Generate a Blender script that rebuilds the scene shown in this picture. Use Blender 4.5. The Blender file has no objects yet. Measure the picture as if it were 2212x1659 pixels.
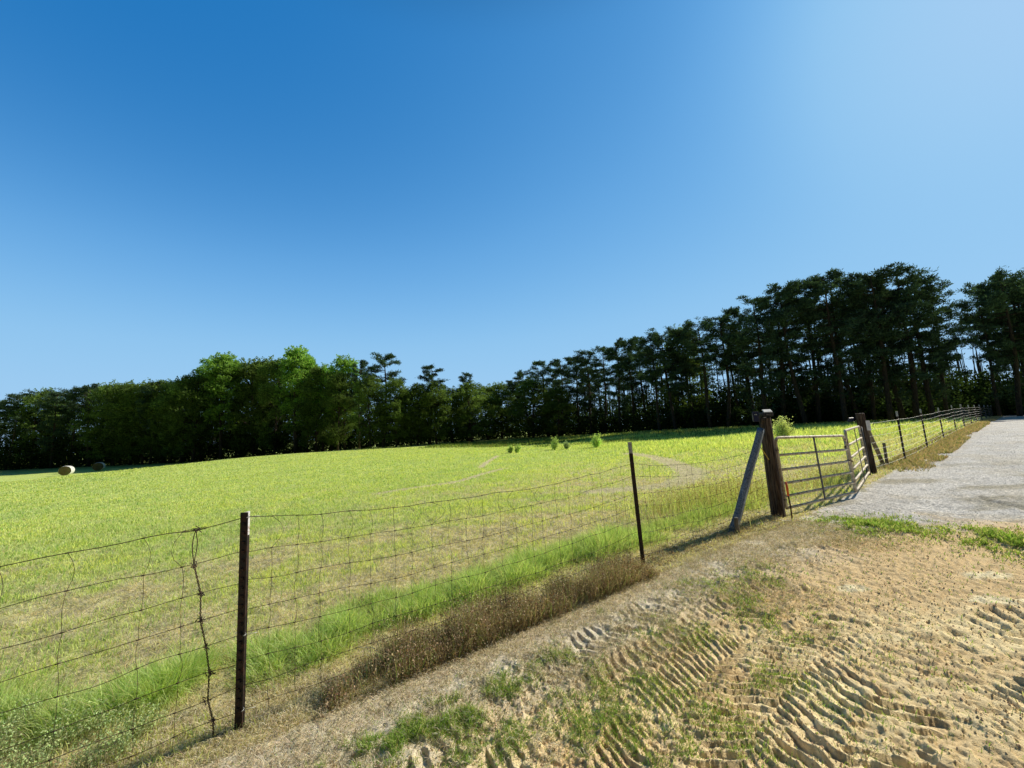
import bpy, math, random
import numpy as np
from mathutils import Vector, Matrix
rng = np.random.default_rng(7)
random.seed(7)
R_ = math.radians
scene = bpy.context.scene
COL = scene.collection

# ------------------------------------------------------------------ camera
EYE = 1.65
FPX = 831.0; W0, H0 = 2212.0, 1659.0
PITCH = math.atan(100 / FPX); ROLL = R_(2.8)
Fw = np.array([0, math.cos(PITCH), math.sin(PITCH)])
U0 = np.array([0, -math.sin(PITCH), math.cos(PITCH)])
R0 = np.array([1.0, 0, 0])
Rt = math.cos(ROLL) * R0 - math.sin(ROLL) * U0
Up = math.sin(ROLL) * R0 + math.cos(ROLL) * U0
cam = bpy.data.cameras.new('camera'); co = bpy.data.objects.new('camera', cam); COL.objects.link(co)
cam.sensor_width = 36; cam.lens = 36 * FPX / W0; cam.clip_end = 3000; cam.clip_start = 0.05
M = Matrix.Identity(4)
for i in range(3):
    M[i][0] = Rt[i]; M[i][1] = Up[i]; M[i][2] = -Fw[i]
M[2][3] = EYE
co.matrix_world = M
scene.camera = co

def ray(u, v):
    d = Fw + Rt * (u - W0 / 2) / FPX - Up * (v - H0 / 2) / FPX
    return d
def at(u, v, y):                    # the point at forward distance y that a map position stands for
    d = ray(u, v); t = y / d[1]
    return np.array([d[0] * t, y, EYE + d[2] * t])

# ------------------------------------------------------------------ numpy noise
def _h(ix, iy, seed):
    n = (ix.astype(np.int64) * 374761393 + iy.astype(np.int64) * 668265263 + seed * 1442695041) & 0x7fffffff
    n = (n ^ (n >> 13)) * 1274126177 & 0x7fffffff
    n = (n ^ (n >> 16)) & 0x7fffffff
    return n / float(0x7fffffff)
def vnoise(x, y, seed=0):
    x = np.asarray(x, float); y = np.asarray(y, float)
    ix = np.floor(x); iy = np.floor(y); fx = x - ix; fy = y - iy
    fx = fx * fx * fx * (fx * (fx * 6 - 15) + 10); fy = fy * fy * fy * (fy * (fy * 6 - 15) + 10)
    a = _h(ix, iy, seed); b = _h(ix + 1, iy, seed); c = _h(ix, iy + 1, seed); d = _h(ix + 1, iy + 1, seed)
    return (a * (1 - fx) + b * fx) * (1 - fy) + (c * (1 - fx) + d * fx) * fy
def fbm(x, y, s=1.0, octv=4, seed=0, gain=.5):
    x = np.asarray(x, float) * s; y = np.asarray(y, float) * s
    t = 0; a = 1; tot = 0
    for i in range(octv):
        c, sn = math.cos(.6 * i + .3), math.sin(.6 * i + .3)
        t = t + a * vnoise(x * c - y * sn + 17 * i, x * sn + y * c - 9 * i, seed + i); tot += a
        x = x * 2.03; y = y * 2.03; a *= gain
    return t / tot
def sst(a, b, x):
    t = np.clip((x - a) / (b - a), 0, 1); return t * t * (3 - 2 * t)

# ------------------------------------------------------------------ terrain
CP = np.array([
 (0,1.5,0),(-1.7,2.4,-.1),(1.46,4.27,.085),(3.92,5.66,.2),(8.49,9.07,.23),(11,11.1,.25),(14.3,13.7,.3),(17.9,16.9,.38),
 (22.9,20.4,.46),(28,24.5,.5),(40,33,.5),(55,45,.48),(-65,56,-1.65),(-80,58,-1.6),(-71,66,-1.6),(-45,60,-1.0),(-42,58,-.55),(-24,55,-.15),
 (-6,50,-.35),(3,32,0),(17,35,.1),(14,30,.15),(23,32,.5),(28.6,40,.45),(22,50,.4),(19,40,.2),(7,65,.1),
 (-10,10,-.35),(-25,25,-.6),(-3,20,-.1),(5,12,.02),(4,2.5,.1),(8,6,.16),(30,20,.4),(-6,0,-.35),(0,-10,0),(-30,-5,-.6),(25,0,.1),
 (0,110,0),(-110,90,-1.8),(100,90,.4),(-90,20,-1.6),(90,30,.4),(60,-30,0),(-60,-40,-.8)], float)
def _tps():
    P = CP[:, :2]; n = len(P)
    r2 = ((P[:, None] - P[None]) ** 2).sum(-1) + 1e-9
    K = .5 * r2 * np.log(r2) + np.eye(n) * 2.0
    A = np.zeros((n + 3, n + 3)); A[:n, :n] = K; A[:n, n] = 1; A[:n, n+1:] = P; A[n, :n] = 1; A[n+1:, :n] = P.T
    b = np.zeros(n + 3); b[:n] = CP[:, 2]
    return np.linalg.solve(A, b)
_w = _tps()
def zt(x, y):
    x = np.asarray(x, float); y = np.asarray(y, float); shp = np.broadcast(x, y).shape
    xf = np.broadcast_to(x, shp).ravel(); yf = np.broadcast_to(y, shp).ravel()
    out = np.full(xf.shape, _w[-3]) + _w[-2] * xf + _w[-1] * yf
    for i in range(len(CP)):
        r2 = (xf - CP[i, 0]) ** 2 + (yf - CP[i, 1]) ** 2 + 1e-9
        out += _w[i] * .5 * r2 * np.log(r2)
    r = np.hypot(xf, yf); k = sst(110, 220, r)
    out = np.clip(out, -3, 3) * (1 - k)
    out += (fbm(xf, yf, .35, 3, 5) - .5) * .06 * sst(8, 20, r)
    return out.reshape(shp) if shp else float(out[0])
def gp(u, v):
    d = ray(u, v); z = 0.1
    for i in range(25):
        t = (z - EYE) / d[2]; z = .5 * z + .5 * float(zt(d[0] * t, d[1] * t))
    t = (z - EYE) / d[2]
    return np.array([d[0] * t, d[1] * t, z])
def base(x, y): return np.array([x, y, float(zt(x, y))])

# the fence line, left to right
FENCE = np.array([(-9.0, -1.9), (-1.72, 2.41), (1.46, 4.27), (3.92, 5.66), (8.49, 9.07), (11.0, 11.1), (55.0, 44.6), (140.0, 109.0)])
def polydist(x, y, P):
    x = np.asarray(x, float); y = np.asarray(y, float)
    best = np.full(x.shape, 1e9); sg = np.zeros(x.shape)
    for i in range(len(P) - 1):
        a = P[i]; d = P[i+1] - a; L = d @ d
        t = np.clip(((x - a[0]) * d[0] + (y - a[1]) * d[1]) / L, 0, 1)
        dx = x - a[0] - t * d[0]; dy = y - a[1] - t * d[1]; r = np.hypot(dx, dy)
        s = np.where(d[0] * dy - d[1] * dx < 0, 1.0, -1.0)
        m = r < best; best = np.where(m, r, best); sg = np.where(m, s, sg)
    return best, sg
def sd(x, y):                       # >0 on the camera / dirt side
    b, s = polydist(x, y, FENCE); return b * s

# ------------------------------------------------------------------ mesh helpers
class MB:
    def __init__(s): s.V = []; s.F3 = []; s.F4 = []; s.C = []; s.n = 0
    def add(s, V, F, col=None):
        V = np.asarray(V, float).reshape(-1, 3); F = np.asarray(F, int)
        (s.F3 if F.shape[1] == 3 else s.F4).append(F + s.n); s.V.append(V); s.n += len(V)
        if col is None: col = (1, 1, 1)
        s.C.append(np.broadcast_to(np.asarray(col, float), (len(V), 3)))
        return s
    def tube(s, P, r, n=6, cap=True, col=None):
        P = np.asarray(P, float); k = len(P); r = np.broadcast_to(np.asarray(r, float), (k,))
        T = np.gradient(P, axis=0); T /= np.linalg.norm(T, axis=1)[:, None] + 1e-12
        ref = np.array([0, 0, 1.0]) if abs(T[0][2]) < .9 else np.array([1.0, 0, 0])
        A = np.cross(T, ref); A /= np.linalg.norm(A, axis=1)[:, None] + 1e-9; B = np.cross(T, A)
        th = np.arange(n) * 2 * math.pi / n
        V = P[:, None] + r[:, None, None] * (np.cos(th)[None, :, None] * A[:, None] + np.sin(th)[None, :, None] * B[:, None])
        V = V.reshape(-1, 3); F = []
        i, j = np.meshgrid(np.arange(k - 1), np.arange(n), indexing='ij'); j2 = (j + 1) % n
        F = np.stack([i * n + j, i * n + j2, (i + 1) * n + j2, (i + 1) * n + j], -1).reshape(-1, 4)
        if cap:
            V = np.vstack([V, P[:1], P[-1:]]); c0 = k * n; c1 = c0 + 1; jj = np.arange(n); j2 = (jj + 1) % n
            F3 = np.vstack([np.stack([np.full(n, c0), j2, jj], -1), np.stack([np.full(n, c1), (k-1)*n + jj, (k-1)*n + j2], -1)])
            s.F3.append(F3 + s.n)
        s.add(V, F, col); return s
    def box(s, c, size, axes=None, col=None):
        c = np.asarray(c, float); h = np.asarray(size, float) / 2
        A = np.eye(3) if axes is None else np.asarray(axes, float)
        V = [c + sx * h[0] * A[0] + sy * h[1] * A[1] + sz * h[2] * A[2] for sx in (-1, 1) for sy in (-1, 1) for sz in (-1, 1)]
        F = [(0,1,3,2),(4,6,7,5),(0,4,5,1),(2,3,7,6),(0,2,6,4),(1,5,7,3)]
        return s.add(V, F, col)
    def build(s, name, mat, parent=None, smooth=True, loc=None, bevel=0):
        V = np.vstack(s.V) if s.V else np.zeros((0, 3)); C = np.vstack(s.C)
        me = mesh_np(name, V, s.F3, s.F4, C, mat, smooth)
        o = bpy.data.objects.new(name, me); COL.objects.link(o)
        if parent: o.parent = parent
        if bevel:
            b = o.modifiers.new('bevel', 'BEVEL'); b.width = bevel; b.segments = 2
        return o
def mesh_np(name, V, F3, F4, C, mat, smooth=True):
    me = bpy.data.meshes.new(name)
    f3 = np.vstack(F3) if len(F3) else np.zeros((0, 3), int); f4 = np.vstack(F4) if len(F4) else np.zeros((0, 4), int)
    me.vertices.add(len(V)); me.vertices.foreach_set('co', np.asarray(V, np.float32).ravel())
    nl = f3.size + f4.size; me.loops.add(nl)
    me.loops.foreach_set('vertex_index', np.concatenate([f3.ravel(), f4.ravel()]).astype(np.int32))
    n3, n4 = len(f3), len(f4); me.polygons.add(n3 + n4)
    me.polygons.foreach_set('loop_start', np.concatenate([np.arange(n3) * 3, n3 * 3 + np.arange(n4) * 4]).astype(np.int32))
    me.update(calc_edges=True)
    me.polygons.foreach_set('use_smooth', np.full(n3 + n4, smooth, bool))
    if C is not None:
        a = me.color_attributes.new('col', 'FLOAT_COLOR', 'POINT')
        a.data.foreach_set('color', np.hstack([C, np.ones((len(C), 1))]).astype(np.float32).ravel())
    me.materials.append(mat); me.update()
    return me
def props(o, label=None, cat=None, group=None, kind=None):
    if label: o['label'] = label
    if cat: o['category'] = cat
    if group: o['group'] = group
    if kind: o['kind'] = kind
    return o
def thing(name, loc, label, cat, group=None):
    o = bpy.data.objects.new(name, None); COL.objects.link(o); o.location = Vector(loc); o.empty_display_size = .3
    return props(o, label, cat, group)

# ------------------------------------------------------------------ materials
class NT:
    def __init__(s, name):
        s.m = bpy.data.materials.new(name); s.m.use_nodes = True; s.t = s.m.node_tree; s.t.nodes.clear()
        s.out = s.t.nodes.new('ShaderNodeOutputMaterial')
    def n(s, k, **kw):
        nd = s.t.nodes.new('ShaderNode' + k)
        for a, b in kw.items():
            if a in nd.inputs.keys() if hasattr(nd.inputs, 'keys') else False: nd.inputs[a].default_value = b
            else: setattr(nd, a, b)
        return nd
    def l(s, a, b): s.t.links.new(a, b)
    def noise(s, scale, detail=4, vec=None, rough=.6):
        n = s.n('TexNoise'); n.inputs['Scale'].default_value = scale; n.inputs['Detail'].default_value = detail; n.inputs['Roughness'].default_value = rough
        if vec: s.l(vec, n.inputs['Vector'])
        return n.outputs['Fac']
    def rng(s, src, a, b, c, d):
        n = s.n('MapRange'); n.inputs[1].default_value = a; n.inputs[2].default_value = b; n.inputs[3].default_value = c; n.inputs[4].default_value = d
        s.l(src, n.inputs[0]); return n.outputs[0]
    def mixc(s, fac, a, b, mode='MIX'):
        n = s.n('Mix'); n.data_type = 'RGBA'; n.blend_type = mode
        for i, v in ((0, fac), (6, a), (7, b)):
            if isinstance(v, (int, float)): n.inputs[i].default_value = v
            elif isinstance(v, tuple): n.inputs[i].default_value = (*v, 1)
            else: s.l(v, n.inputs[i])
        return n.outputs[2]
    def math(s, op, a, b):
        n = s.n('Math'); n.operation = op
        for i, v in ((0, a), (1, b)):
            if isinstance(v, (int, float)): n.inputs[i].default_value = v
            else: s.l(v, n.inputs[i])
        return n.outputs[0]
    def coord(s, kind='Object', scale=None):
        c = s.n('TexCoord').outputs[kind]
        if scale:
            m = s.n('Mapping'); m.inputs['Scale'].default_value = scale; s.l(c, m.inputs[0]); return m.outputs[0]
        return c
    def bump(s, h, strength, dist):
        b = s.n('Bump'); b.inputs['Strength'].default_value = strength; b.inputs['Distance'].default_value = dist; s.l(h, b.inputs['Height']); return b.outputs[0]
    def bsdf(s, col, rough=.9, metal=0, normal=None, spec=.3):
        b = s.n('BsdfPrincipled')
        if isinstance(col, tuple): b.inputs['Base Color'].default_value = (*col, 1)
        else: s.l(col, b.inputs['Base Color'])
        if isinstance(rough, (int, float)): b.inputs['Roughness'].default_value = rough
        else: s.l(rough, b.inputs['Roughness'])
        b.inputs['Metallic'].default_value = metal; b.inputs['Specular IOR Level'].default_value = spec
        if normal: s.l(normal, b.inputs['Normal'])
        return b.outputs[0]
    def done(s, sh): s.l(sh, s.out.inputs[0]); return s.m

def ground_mat(name, grain, bstr, dist, contrast=.35, speck=0):
    t = NT(name); a = t.n('Attribute'); a.attribute_name = 'col'; c = t.coord()
    n1 = t.noise(grain, 6, c, .7); n2 = t.noise(grain * 5, 3, c, .7)
    f = t.math('MULTIPLY', t.rng(n1, .3, .7, 1 - contrast, 1 + contrast), t.rng(n2, .3, .7, 1 - contrast * .7, 1 + contrast * .7))
    col = t.mixc(1.0, a.outputs['Color'], f, 'MULTIPLY')
    if speck:
        v = t.n('TexVoronoi'); v.inputs['Scale'].default_value = speck; t.l(c, v.inputs['Vector'])
        sp = t.rng(t.n('SeparateColor').outputs[0] if 0 else v.outputs['Distance'], 0, .8, 1.14, .74)
        col = t.mixc(1.0, col, sp, 'MULTIPLY')
        vc = t.n('SeparateColor'); t.l(v.outputs['Color'], vc.inputs[0])
        col = t.mixc(1.0, col, t.rng(vc.outputs[0], 0, 1, .74, 1.22), 'MULTIPLY')
    h = t.math('ADD', n1, t.math('MULTIPLY', n2, .5))
    return t.done(t.bsdf(col, .95, 0, t.bump(h, bstr, dist), .15))
M_field = ground_mat('meadow_soil', 22, .9, .03, .4)
M_dirt = ground_mat('sandy_dirt', 34, .9, .012, .17)
M_gravel = ground_mat('pale_gravel', 14, 1.0, .03, .26, speck=40)

def leaf_mat(name, transl=.45, hue_var=.0, attr=True, color=(.1, .2, .03), objvar=.25):
    t = NT(name)
    if attr:
        a = t.n('Attribute'); a.attribute_name = 'col'; col = a.outputs['Color']
    else:
        r = t.n('RGB'); r.outputs[0].default_value = (*color, 1); col = r.outputs[0]
    oi = t.n('ObjectInfo')
    col = t.mixc(1.0, col, t.rng(oi.outputs['Random'], 0, 1, 1 - objvar, 1 + objvar), 'MULTIPLY')
    d = t.n('BsdfDiffuse'); t.l(col, d.inputs[0])
    tr = t.n('BsdfTranslucent'); t.l(t.mixc(1.0, col, (1.15, 1.2, .6), 'MULTIPLY'), tr.inputs[0])
    mx = t.n('MixShader'); mx.inputs[0].default_value = transl; t.l(d.outputs[0], mx.inputs[1]); t.l(tr.outputs[0], mx.inputs[2])
    return t.done(mx.outputs[0])
M_grass = leaf_mat('grass_blade', .5, objvar=0)
M_straw = leaf_mat('straw_blade', .25, objvar=0)
M_pine = leaf_mat('pine_needles', .22)
M_leaf = leaf_mat('broad_leaves', .45, objvar=.15)

def bark_mat():
    t = NT('bark'); c = t.coord(scale=(6, 6, 1.2)); n = t.noise(3, 6, c)
    col = t.mixc(t.rng(n, .35, .65, 0, 1), (.03, .024, .02), (.10, .075, .055))
    return t.done(t.bsdf(col, .95, 0, t.bump(n, .8, .05)))
M_bark = bark_mat()
def wood_mat(name, dark, light, sc=(55, 55, 3), b=.6):
    t = NT(name); c = t.coord(scale=sc); n = t.noise(1.0, 7, c, .7); n2 = t.noise(2.2, 3, t.coord(), .6)
    w = t.noise(1.0, 3, t.coord(scale=(sc[0] * 3, sc[1] * 3, sc[2] * 1.2)), .6)
    col = t.mixc(t.rng(n, .38, .66, 0, 1), dark, light)
    col = t.mixc(1.0, col, t.rng(n2, .3, .7, .7, 1.25), 'MULTIPLY')
    h = t.math('ADD', n, t.math('MULTIPLY', w, .4))
    return t.done(t.bsdf(col, .9, 0, t.bump(h, b, .02), .2))
M_post = wood_mat('weathered_post', (.014, .010, .008), (.18, .13, .10), b=1.0)
M_brace = wood_mat('grey_brace_wood', (.12, .15, .19), (.46, .50, .54), (70, 70, 3), .9)
M_oldwood = wood_mat('old_grey_wood', (.10, .085, .06), (.32, .28, .22))
def metal_mat(name, c1, c2, rough=.55, metal=.2, sc=18):
    t = NT(name); n = t.noise(sc, 6, t.coord(), .7)
    col = t.mixc(t.rng(n, .45, .62, 0, 1), c1, c2)
    return t.done(t.bsdf(col, t.rng(n, .3, .7, rough - .1, rough + .25), metal, t.bump(n, .15, .003), .4))
M_gate = metal_mat('weathered_galvanised', (.64, .56, .43), (.30, .22, .14), .6, .1)
M_gatedark = metal_mat('galvanised_brace', (.13, .13, .14), (.09, .07, .055), .55, .2)
M_tpost = metal_mat('dark_rusty_steel', (.018, .014, .012), (.07, .034, .022), .6, .2, 25)
M_wire = metal_mat('rusty_wire', (.045, .03, .022), (.10, .06, .04), .6, .3, 60)
M_wirelite = metal_mat('galvanised_wire', (.55, .55, .5), (.4, .38, .33), .4, .3, 60)
M_tip = metal_mat('flaking_white_paint', (.75, .76, .78), (.35, .2, .14), .6, 0, 40)
M_tipold = metal_mat('worn_grey_paint', (.42, .44, .45), (.2, .18, .16), .6, 0, 40)
M_black = metal_mat('black_plastic', (.012, .013, .02), (.02, .02, .026), .45, 0, 30)
M_navy = metal_mat('dark_blue_panel', (.006, .01, .05), (.008, .014, .06), .3, 0, 30)
M_white = metal_mat('white_sheet', (.8, .8, .8), (.72, .73, .75), .6, 0, 12)
M_print = metal_mat('grey_print', (.35, .36, .38), (.5, .5, .52), .8, 0, 90)
M_orange = metal_mat('orange_paint', (.85, .16, .05), (.7, .12, .04), .5, 0, 40)
M_yellow = metal_mat('yellow_strap', (.65, .42, .05), (.5, .33, .06), .5, 0, 40)
M_rust = metal_mat('rusty_rod', (.14, .06, .035), (.07, .04, .03), .8, .1, 40)

# ------------------------------------------------------------------ light
SUN_AZ = 62.0; SUN_EL = 35.0        # azimuth clockwise from the view direction (+Y)
sd_ = Vector((math.sin(R_(SUN_AZ)) * math.cos(R_(SUN_EL)), math.cos(R_(SUN_AZ)) * math.cos(R_(SUN_EL)), math.sin(R_(SUN_EL))))
ld = bpy.data.lights.new('sun', 'SUN'); lo = bpy.data.objects.new('sun', ld); COL.objects.link(lo)
ld.energy = 5.0; ld.angle = R_(.5); ld.color = (1.0, .93, .79)
lo.rotation_euler = sd_.to_track_quat('Z', 'Y').to_euler()
wd = bpy.data.worlds.new('World'); scene.world = wd; wd.use_nodes = True
nt = wd.node_tree; bg = nt.nodes['Background']
sky = nt.nodes.new('ShaderNodeTexSky'); sky.sky_type = 'NISHITA'; sky.sun_disc = False
sky.sun_elevation = R_(SUN_EL); sky.sun_rotation = R_(SUN_AZ); sky.altitude = 0; sky.air_density = 1.0; sky.dust_density = .3; sky.ozone_density = 1.6
bg.inputs[1].default_value = .1
SKYSAT = nt.nodes.new('ShaderNodeHueSaturation'); SKYSAT.inputs['Saturation'].default_value = 1.18; SKYSAT.inputs['Value'].default_value = 1.0
nt.links.new(sky.outputs[0], SKYSAT.inputs['Color'])
def wm(op, a, b=0.0):
    n = nt.nodes.new('ShaderNodeMath'); n.operation = op
    for i, v in ((0, a), (1, b)):
        if isinstance(v, (int, float)): n.inputs[i].default_value = v
        else: nt.links.new(v, n.inputs[i])
    return n.outputs[0]
tc = nt.nodes.new('ShaderNodeTexCoord'); nrm_ = nt.nodes.new('ShaderNodeVectorMath'); nrm_.operation = 'NORMALIZE'; nt.links.new(tc.outputs['Generated'], nrm_.inputs[0])
dt = nt.nodes.new('ShaderNodeVectorMath'); dt.operation = 'DOT_PRODUCT'; nt.links.new(nrm_.outputs[0], dt.inputs[0]); dt.inputs[1].default_value = tuple(sd_)
sx = nt.nodes.new('ShaderNodeSeparateXYZ'); nt.links.new(nrm_.outputs[0], sx.inputs[0])
q_ = wm('MAXIMUM', wm('DIVIDE', wm('ADD', dt.outputs['Value'], .15), 1.15), 0.0)
s_ = wm('ADD', wm('MULTIPLY', wm('POWER', q_, 1.7), .25), wm('MULTIPLY', wm('POWER', q_, 30.0), .66))
h_ = wm('MINIMUM', wm('MULTIPLY', wm('EXPONENT', wm('MULTIPLY', wm('MAXIMUM', sx.outputs[2], 0.0), -2.8)), 1.06), .93)
p_ = wm('SUBTRACT', 1.0, wm('MULTIPLY', wm('SUBTRACT', 1.0, s_), wm('SUBTRACT', 1.0, h_)))
gr_ = nt.nodes.new('ShaderNodeValToRGB'); nt.links.new(p_, gr_.inputs[0]); cr_ = gr_.color_ramp; cr_.interpolation = 'B_SPLINE'
cr_.elements[0].position = .19; cr_.elements[0].color = (.0, .155, .48, 1)
cr_.elements[1].position = 1.0; cr_.elements[1].color = (.42, .63, .90, 1)
for pos, c in ((.38, (.12, .395, .80)), (.6, (.30, .595, .89)), (.9, (.36, .605, .885))):
    e = cr_.elements.new(pos); e.color = (*c, 1)
# sky dimmed on purpose overhead and behind the camera, to deepen the shadows
back = nt.nodes.new('ShaderNodeMapRange'); back.interpolation_type = 'SMOOTHSTEP'; nt.links.new(sx.outputs[1], back.inputs[0])
for k_, v_ in ((1, -.35), (2, .25), (3, .14), (4, 1.0)): back.inputs[k_].default_value = v_
zen = nt.nodes.new('ShaderNodeMapRange'); zen.interpolation_type = 'SMOOTHSTEP'; nt.links.new(sx.outputs[2], zen.inputs[0])
for k_, v_ in ((1, .74), (2, .95), (3, 1.0), (4, .15)): zen.inputs[k_].default_value = v_
gs = nt.nodes.new('ShaderNodeVectorMath'); gs.operation = 'SCALE'; nt.links.new(gr_.outputs[0], gs.inputs[0])
nt.links.new(wm('MULTIPLY', wm('MULTIPLY', back.outputs[0], zen.outputs[0]), 10.0), gs.inputs['Scale'])
lim = nt.nodes.new('ShaderNodeMix'); lim.data_type = 'RGBA'; lim.blend_type = 'DARKEN'; lim.inputs[0].default_value = 1; nt.links.new(SKYSAT.outputs[0], lim.inputs[6]); lim.inputs[7].default_value = (11, 11, 11, 1)
fm = nt.nodes.new('ShaderNodeMix'); fm.data_type = 'RGBA'; fm.inputs[0].default_value = .04
nt.links.new(gs.outputs[0], fm.inputs[6]); nt.links.new(lim.outputs[2], fm.inputs[7]); nt.links.new(fm.outputs[2], bg.inputs[0])
scene.view_settings.view_transform = 'Standard'; scene.view_settings.look = 'None'
scene.view_settings.exposure = 0; scene.view_settings.gamma = 1
scene.cycles.max_bounces = 8; scene.cycles.transparent_max_bounces = 8

# ------------------------------------------------------------------ ground layout
def path(*uv): return np.array([gp(u, v)[:2] for u, v in uv])
def dens(P, step=.05):
    out = [P[0]]
    # Catmull-Rom resample
    Q = np.vstack([2 * P[0] - P[1], P, 2 * P[-1] - P[-2]])
    for i in range(1, len(Q) - 2):
        n = max(2, int(np.linalg.norm(Q[i+1] - Q[i]) / step))
        for t in np.linspace(0, 1, n + 1)[1:]:
            out.append(.5 * ((2 * Q[i]) + (-Q[i-1] + Q[i+1]) * t + (2*Q[i-1] - 5*Q[i] + 4*Q[i+1] - Q[i+2]) * t*t + (-Q[i-1] + 3*Q[i] - 3*Q[i+1] + Q[i+2]) * t**3))
    return np.array(out)
TRACKS = [  # path, half width, lug spacing, chevron lean, depth
 (path((1720,1148),(1620,1195),(1500,1262),(1360,1337),(1240,1415),(1080,1530),(900,1700)), .16, .085, .35, .028),
 (path((1690,1270),(1580,1320),(1470,1390),(1330,1480),(1180,1600),(1080,1700)), .18, .08, .3, .028),
 (path((1640,1365),(1560,1430),(1490,1510),(1430,1600),(1390,1720)), .27, .058, .55, .028),
 (path((1830,1375),(1760,1430),(1690,1510),(1640,1600),(1600,1720)), .27, .066, -.55, .031),
 (path((2080,1430),(1980,1490),(1900,1570),(1850,1650),(1820,1760)), .28, .088, .5, .040),
 (path((2330,1370),(2190,1430),(2090,1520),(2030,1620),(1990,1740)), .29, .092, -.5, .042),
 (path((2400,1330),(2240,1340),(2170,1370),(2110,1420)), .2, .14, .4, .035),
]
TRACKS = [(dens(p, .06), w, s, c, d) for p, w, s, c, d in TRACKS]
SHADOW_GROOVES = [dens(path((1960,1058),(2060,1068),(2140,1084),(2212,1100),(2300,1125)), .2)]  # groove cut in to stand for an overhead wire's shadow line
WINDROWS = [(dens(path((1360,980),(1420,990),(1475,1010),(1490,1032),(1440,1050),(1340,1057),(1290,1062)), .3), .35),
            (dens(path((1090,1012),(1050,1022),(990,1040),(900,1053),(820,1066)), .3), .16),
            (dens(path((1075,985),(1050,1000),(1040,1010)), .3), .15)]
def near_mask(x, y, P, w):
    d = np.full(np.shape(x), 1e9)
    bb = (x > P[:, 0].min() - w*3) & (x < P[:, 0].max() + w*3) & (y > P[:, 1].min() - w*3) & (y < P[:, 1].max() + w*3)
    if bb.any():
        dd, _ = polydist(x[bb], y[bb], P); d[bb] = dd
    return d
def track_h(x, y):
    h = np.zeros(x.shape); m_all = np.zeros(x.shape)
    wx = x + (fbm(x, y, 7, 4, 31) - .5) * .045; wy = y + (fbm(x, y, 7, 4, 37) - .5) * .045
    for P, w, sp, ch, dp in TRACKS:
        bb = (x > P[:, 0].min() - w*2) & (x < P[:, 0].max() + w*2) & (y > P[:, 1].min() - w*2) & (y < P[:, 1].max() + w*2)
        if not bb.any(): continue
        X = wx[bb]; Y = wy[bb]; best = np.full(X.shape, 1e9); S = np.zeros(X.shape); Lt = np.zeros(X.shape); acc = 0
        for i in range(len(P) - 1):
            a = P[i]; d = P[i+1] - a; L = np.hypot(*d)
            t = np.clip(((X - a[0]) * d[0] + (Y - a[1]) * d[1]) / (L * L), 0, 1)
            dx = X - a[0] - t * d[0]; dy = Y - a[1] - t * d[1]; r = np.hypot(dx, dy)
            sgn = np.sign(d[0] * dy - d[1] * dx)
            m = r < best; best = np.where(m, r, best); S = np.where(m, acc + t * L, S); Lt = np.where(m, r * sgn, Lt); acc += L
        inside = sst(w * 1.06, w * .9, best)
        ph = (S + np.abs(Lt) * ch * 1.0 * np.sign(1) + np.where(Lt > 0, sp * .5, 0)) / sp
        wob = fbm(S * 7, Lt * 9, 1.0, 3, 41)
        f = (ph + (wob - .5) * .65) % 1.0
        prof = np.minimum(f / .85, 1) * (1 - sst(.87, .98, f))        # plates tilting up to a sharp broken edge
        vis = sst(.34, .48, fbm(x[bb], y[bb], 2.0, 3, 43)) * (.6 + .4 * sst(.3, .6, fbm(x[bb], y[bb], 9, 2, 47)))
        hh = (prof - .6) * dp * inside * vis
        # pushed-up rim
        rim = np.exp(-((best - w * 1.08) / .045) ** 2) * dp * .4 * vis
        newm = inside
        h[bb] = h[bb] * (1 - newm * .85) + hh + rim
        m_all[bb] = np.maximum(m_all[bb], inside * vis)
    return h, m_all
GRASSY = [  # u, v, radius m, strength : green sprigs growing in the dirt
 (1870,1136,.5,1.6),(1930,1134,.45,1.6),(1800,1130,.35,1.3),(1850,1150,.35,1.2),(1960,1150,.35,1.1),(2150,1165,.45,1.6),(2210,1180,.55,1.7),(2260,1190,.5,1),(2090,1150,.25,.7),(1980,1150,.45,.5),(1900,1160,.4,.4),
 (1640,1245,.3,.65),(1560,1275,.25,.6),(1700,1270,.25,.5),(1490,1265,.18,.5),(1500,1380,.25,.45),(1440,1370,.22,.5),(1620,1310,.3,.55),(1700,1345,.28,.55),(1750,1390,.22,.4),
 (1210,1420,.14,.75),(1175,1445,.12,.7),(1100,1490,.16,.8),(1050,1500,.12,.7),(1000,1545,.16,.95),(950,1560,.16,.95),(900,1590,.16,1),(850,1610,.15,1),(790,1640,.14,1),(740,1659,.14,.9),
 (1180,1530,.16,.5),(1290,1490,.18,.55),(1300,1440,.14,.45),(1370,1440,.18,.4),(1250,1580,.16,.55),(1330,1560,.16,.5),(1420,1480,.2,.45),(1540,1540,.18,.35),(1480,1620,.16,.35),(1100,1600,.15,.45),(1380,1630,.16,.4),(1000,1630,.15,.4),
 (1290,1325,.05,1),(1850,1550,.2,.15),(1960,1450,.2,.12),(1670,1480,.22,.4),(1600,1600,.2,.25)]
GR = [(gp(u, v)[:2], r, s) for u, v, r, s in GRASSY]
def grassy(x, y):
    g = np.zeros(np.shape(x))
    for p, r, s in GR:
        d2 = (x - p[0]) ** 2 + (y - p[1]) ** 2
        g = np.maximum(g, s * np.exp(-d2 / (r * r)))
    return g * sst(.36, .56, fbm(x, y, 8, 3, 71))
SPOTS = [(gp(u, v)[:2], r) for u, v, r in [(2130,1245,.16),(2130,1298,.13),(2190,1302,.12),(1830,1273,.10),(1850,1275,.1)]]
ROADP = dens(path((1690,1112),(1760,1122),(1900,1128),(2060,1122),(2212,1132),(2400,1150)), .2)
_, _ = 0, 0
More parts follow.
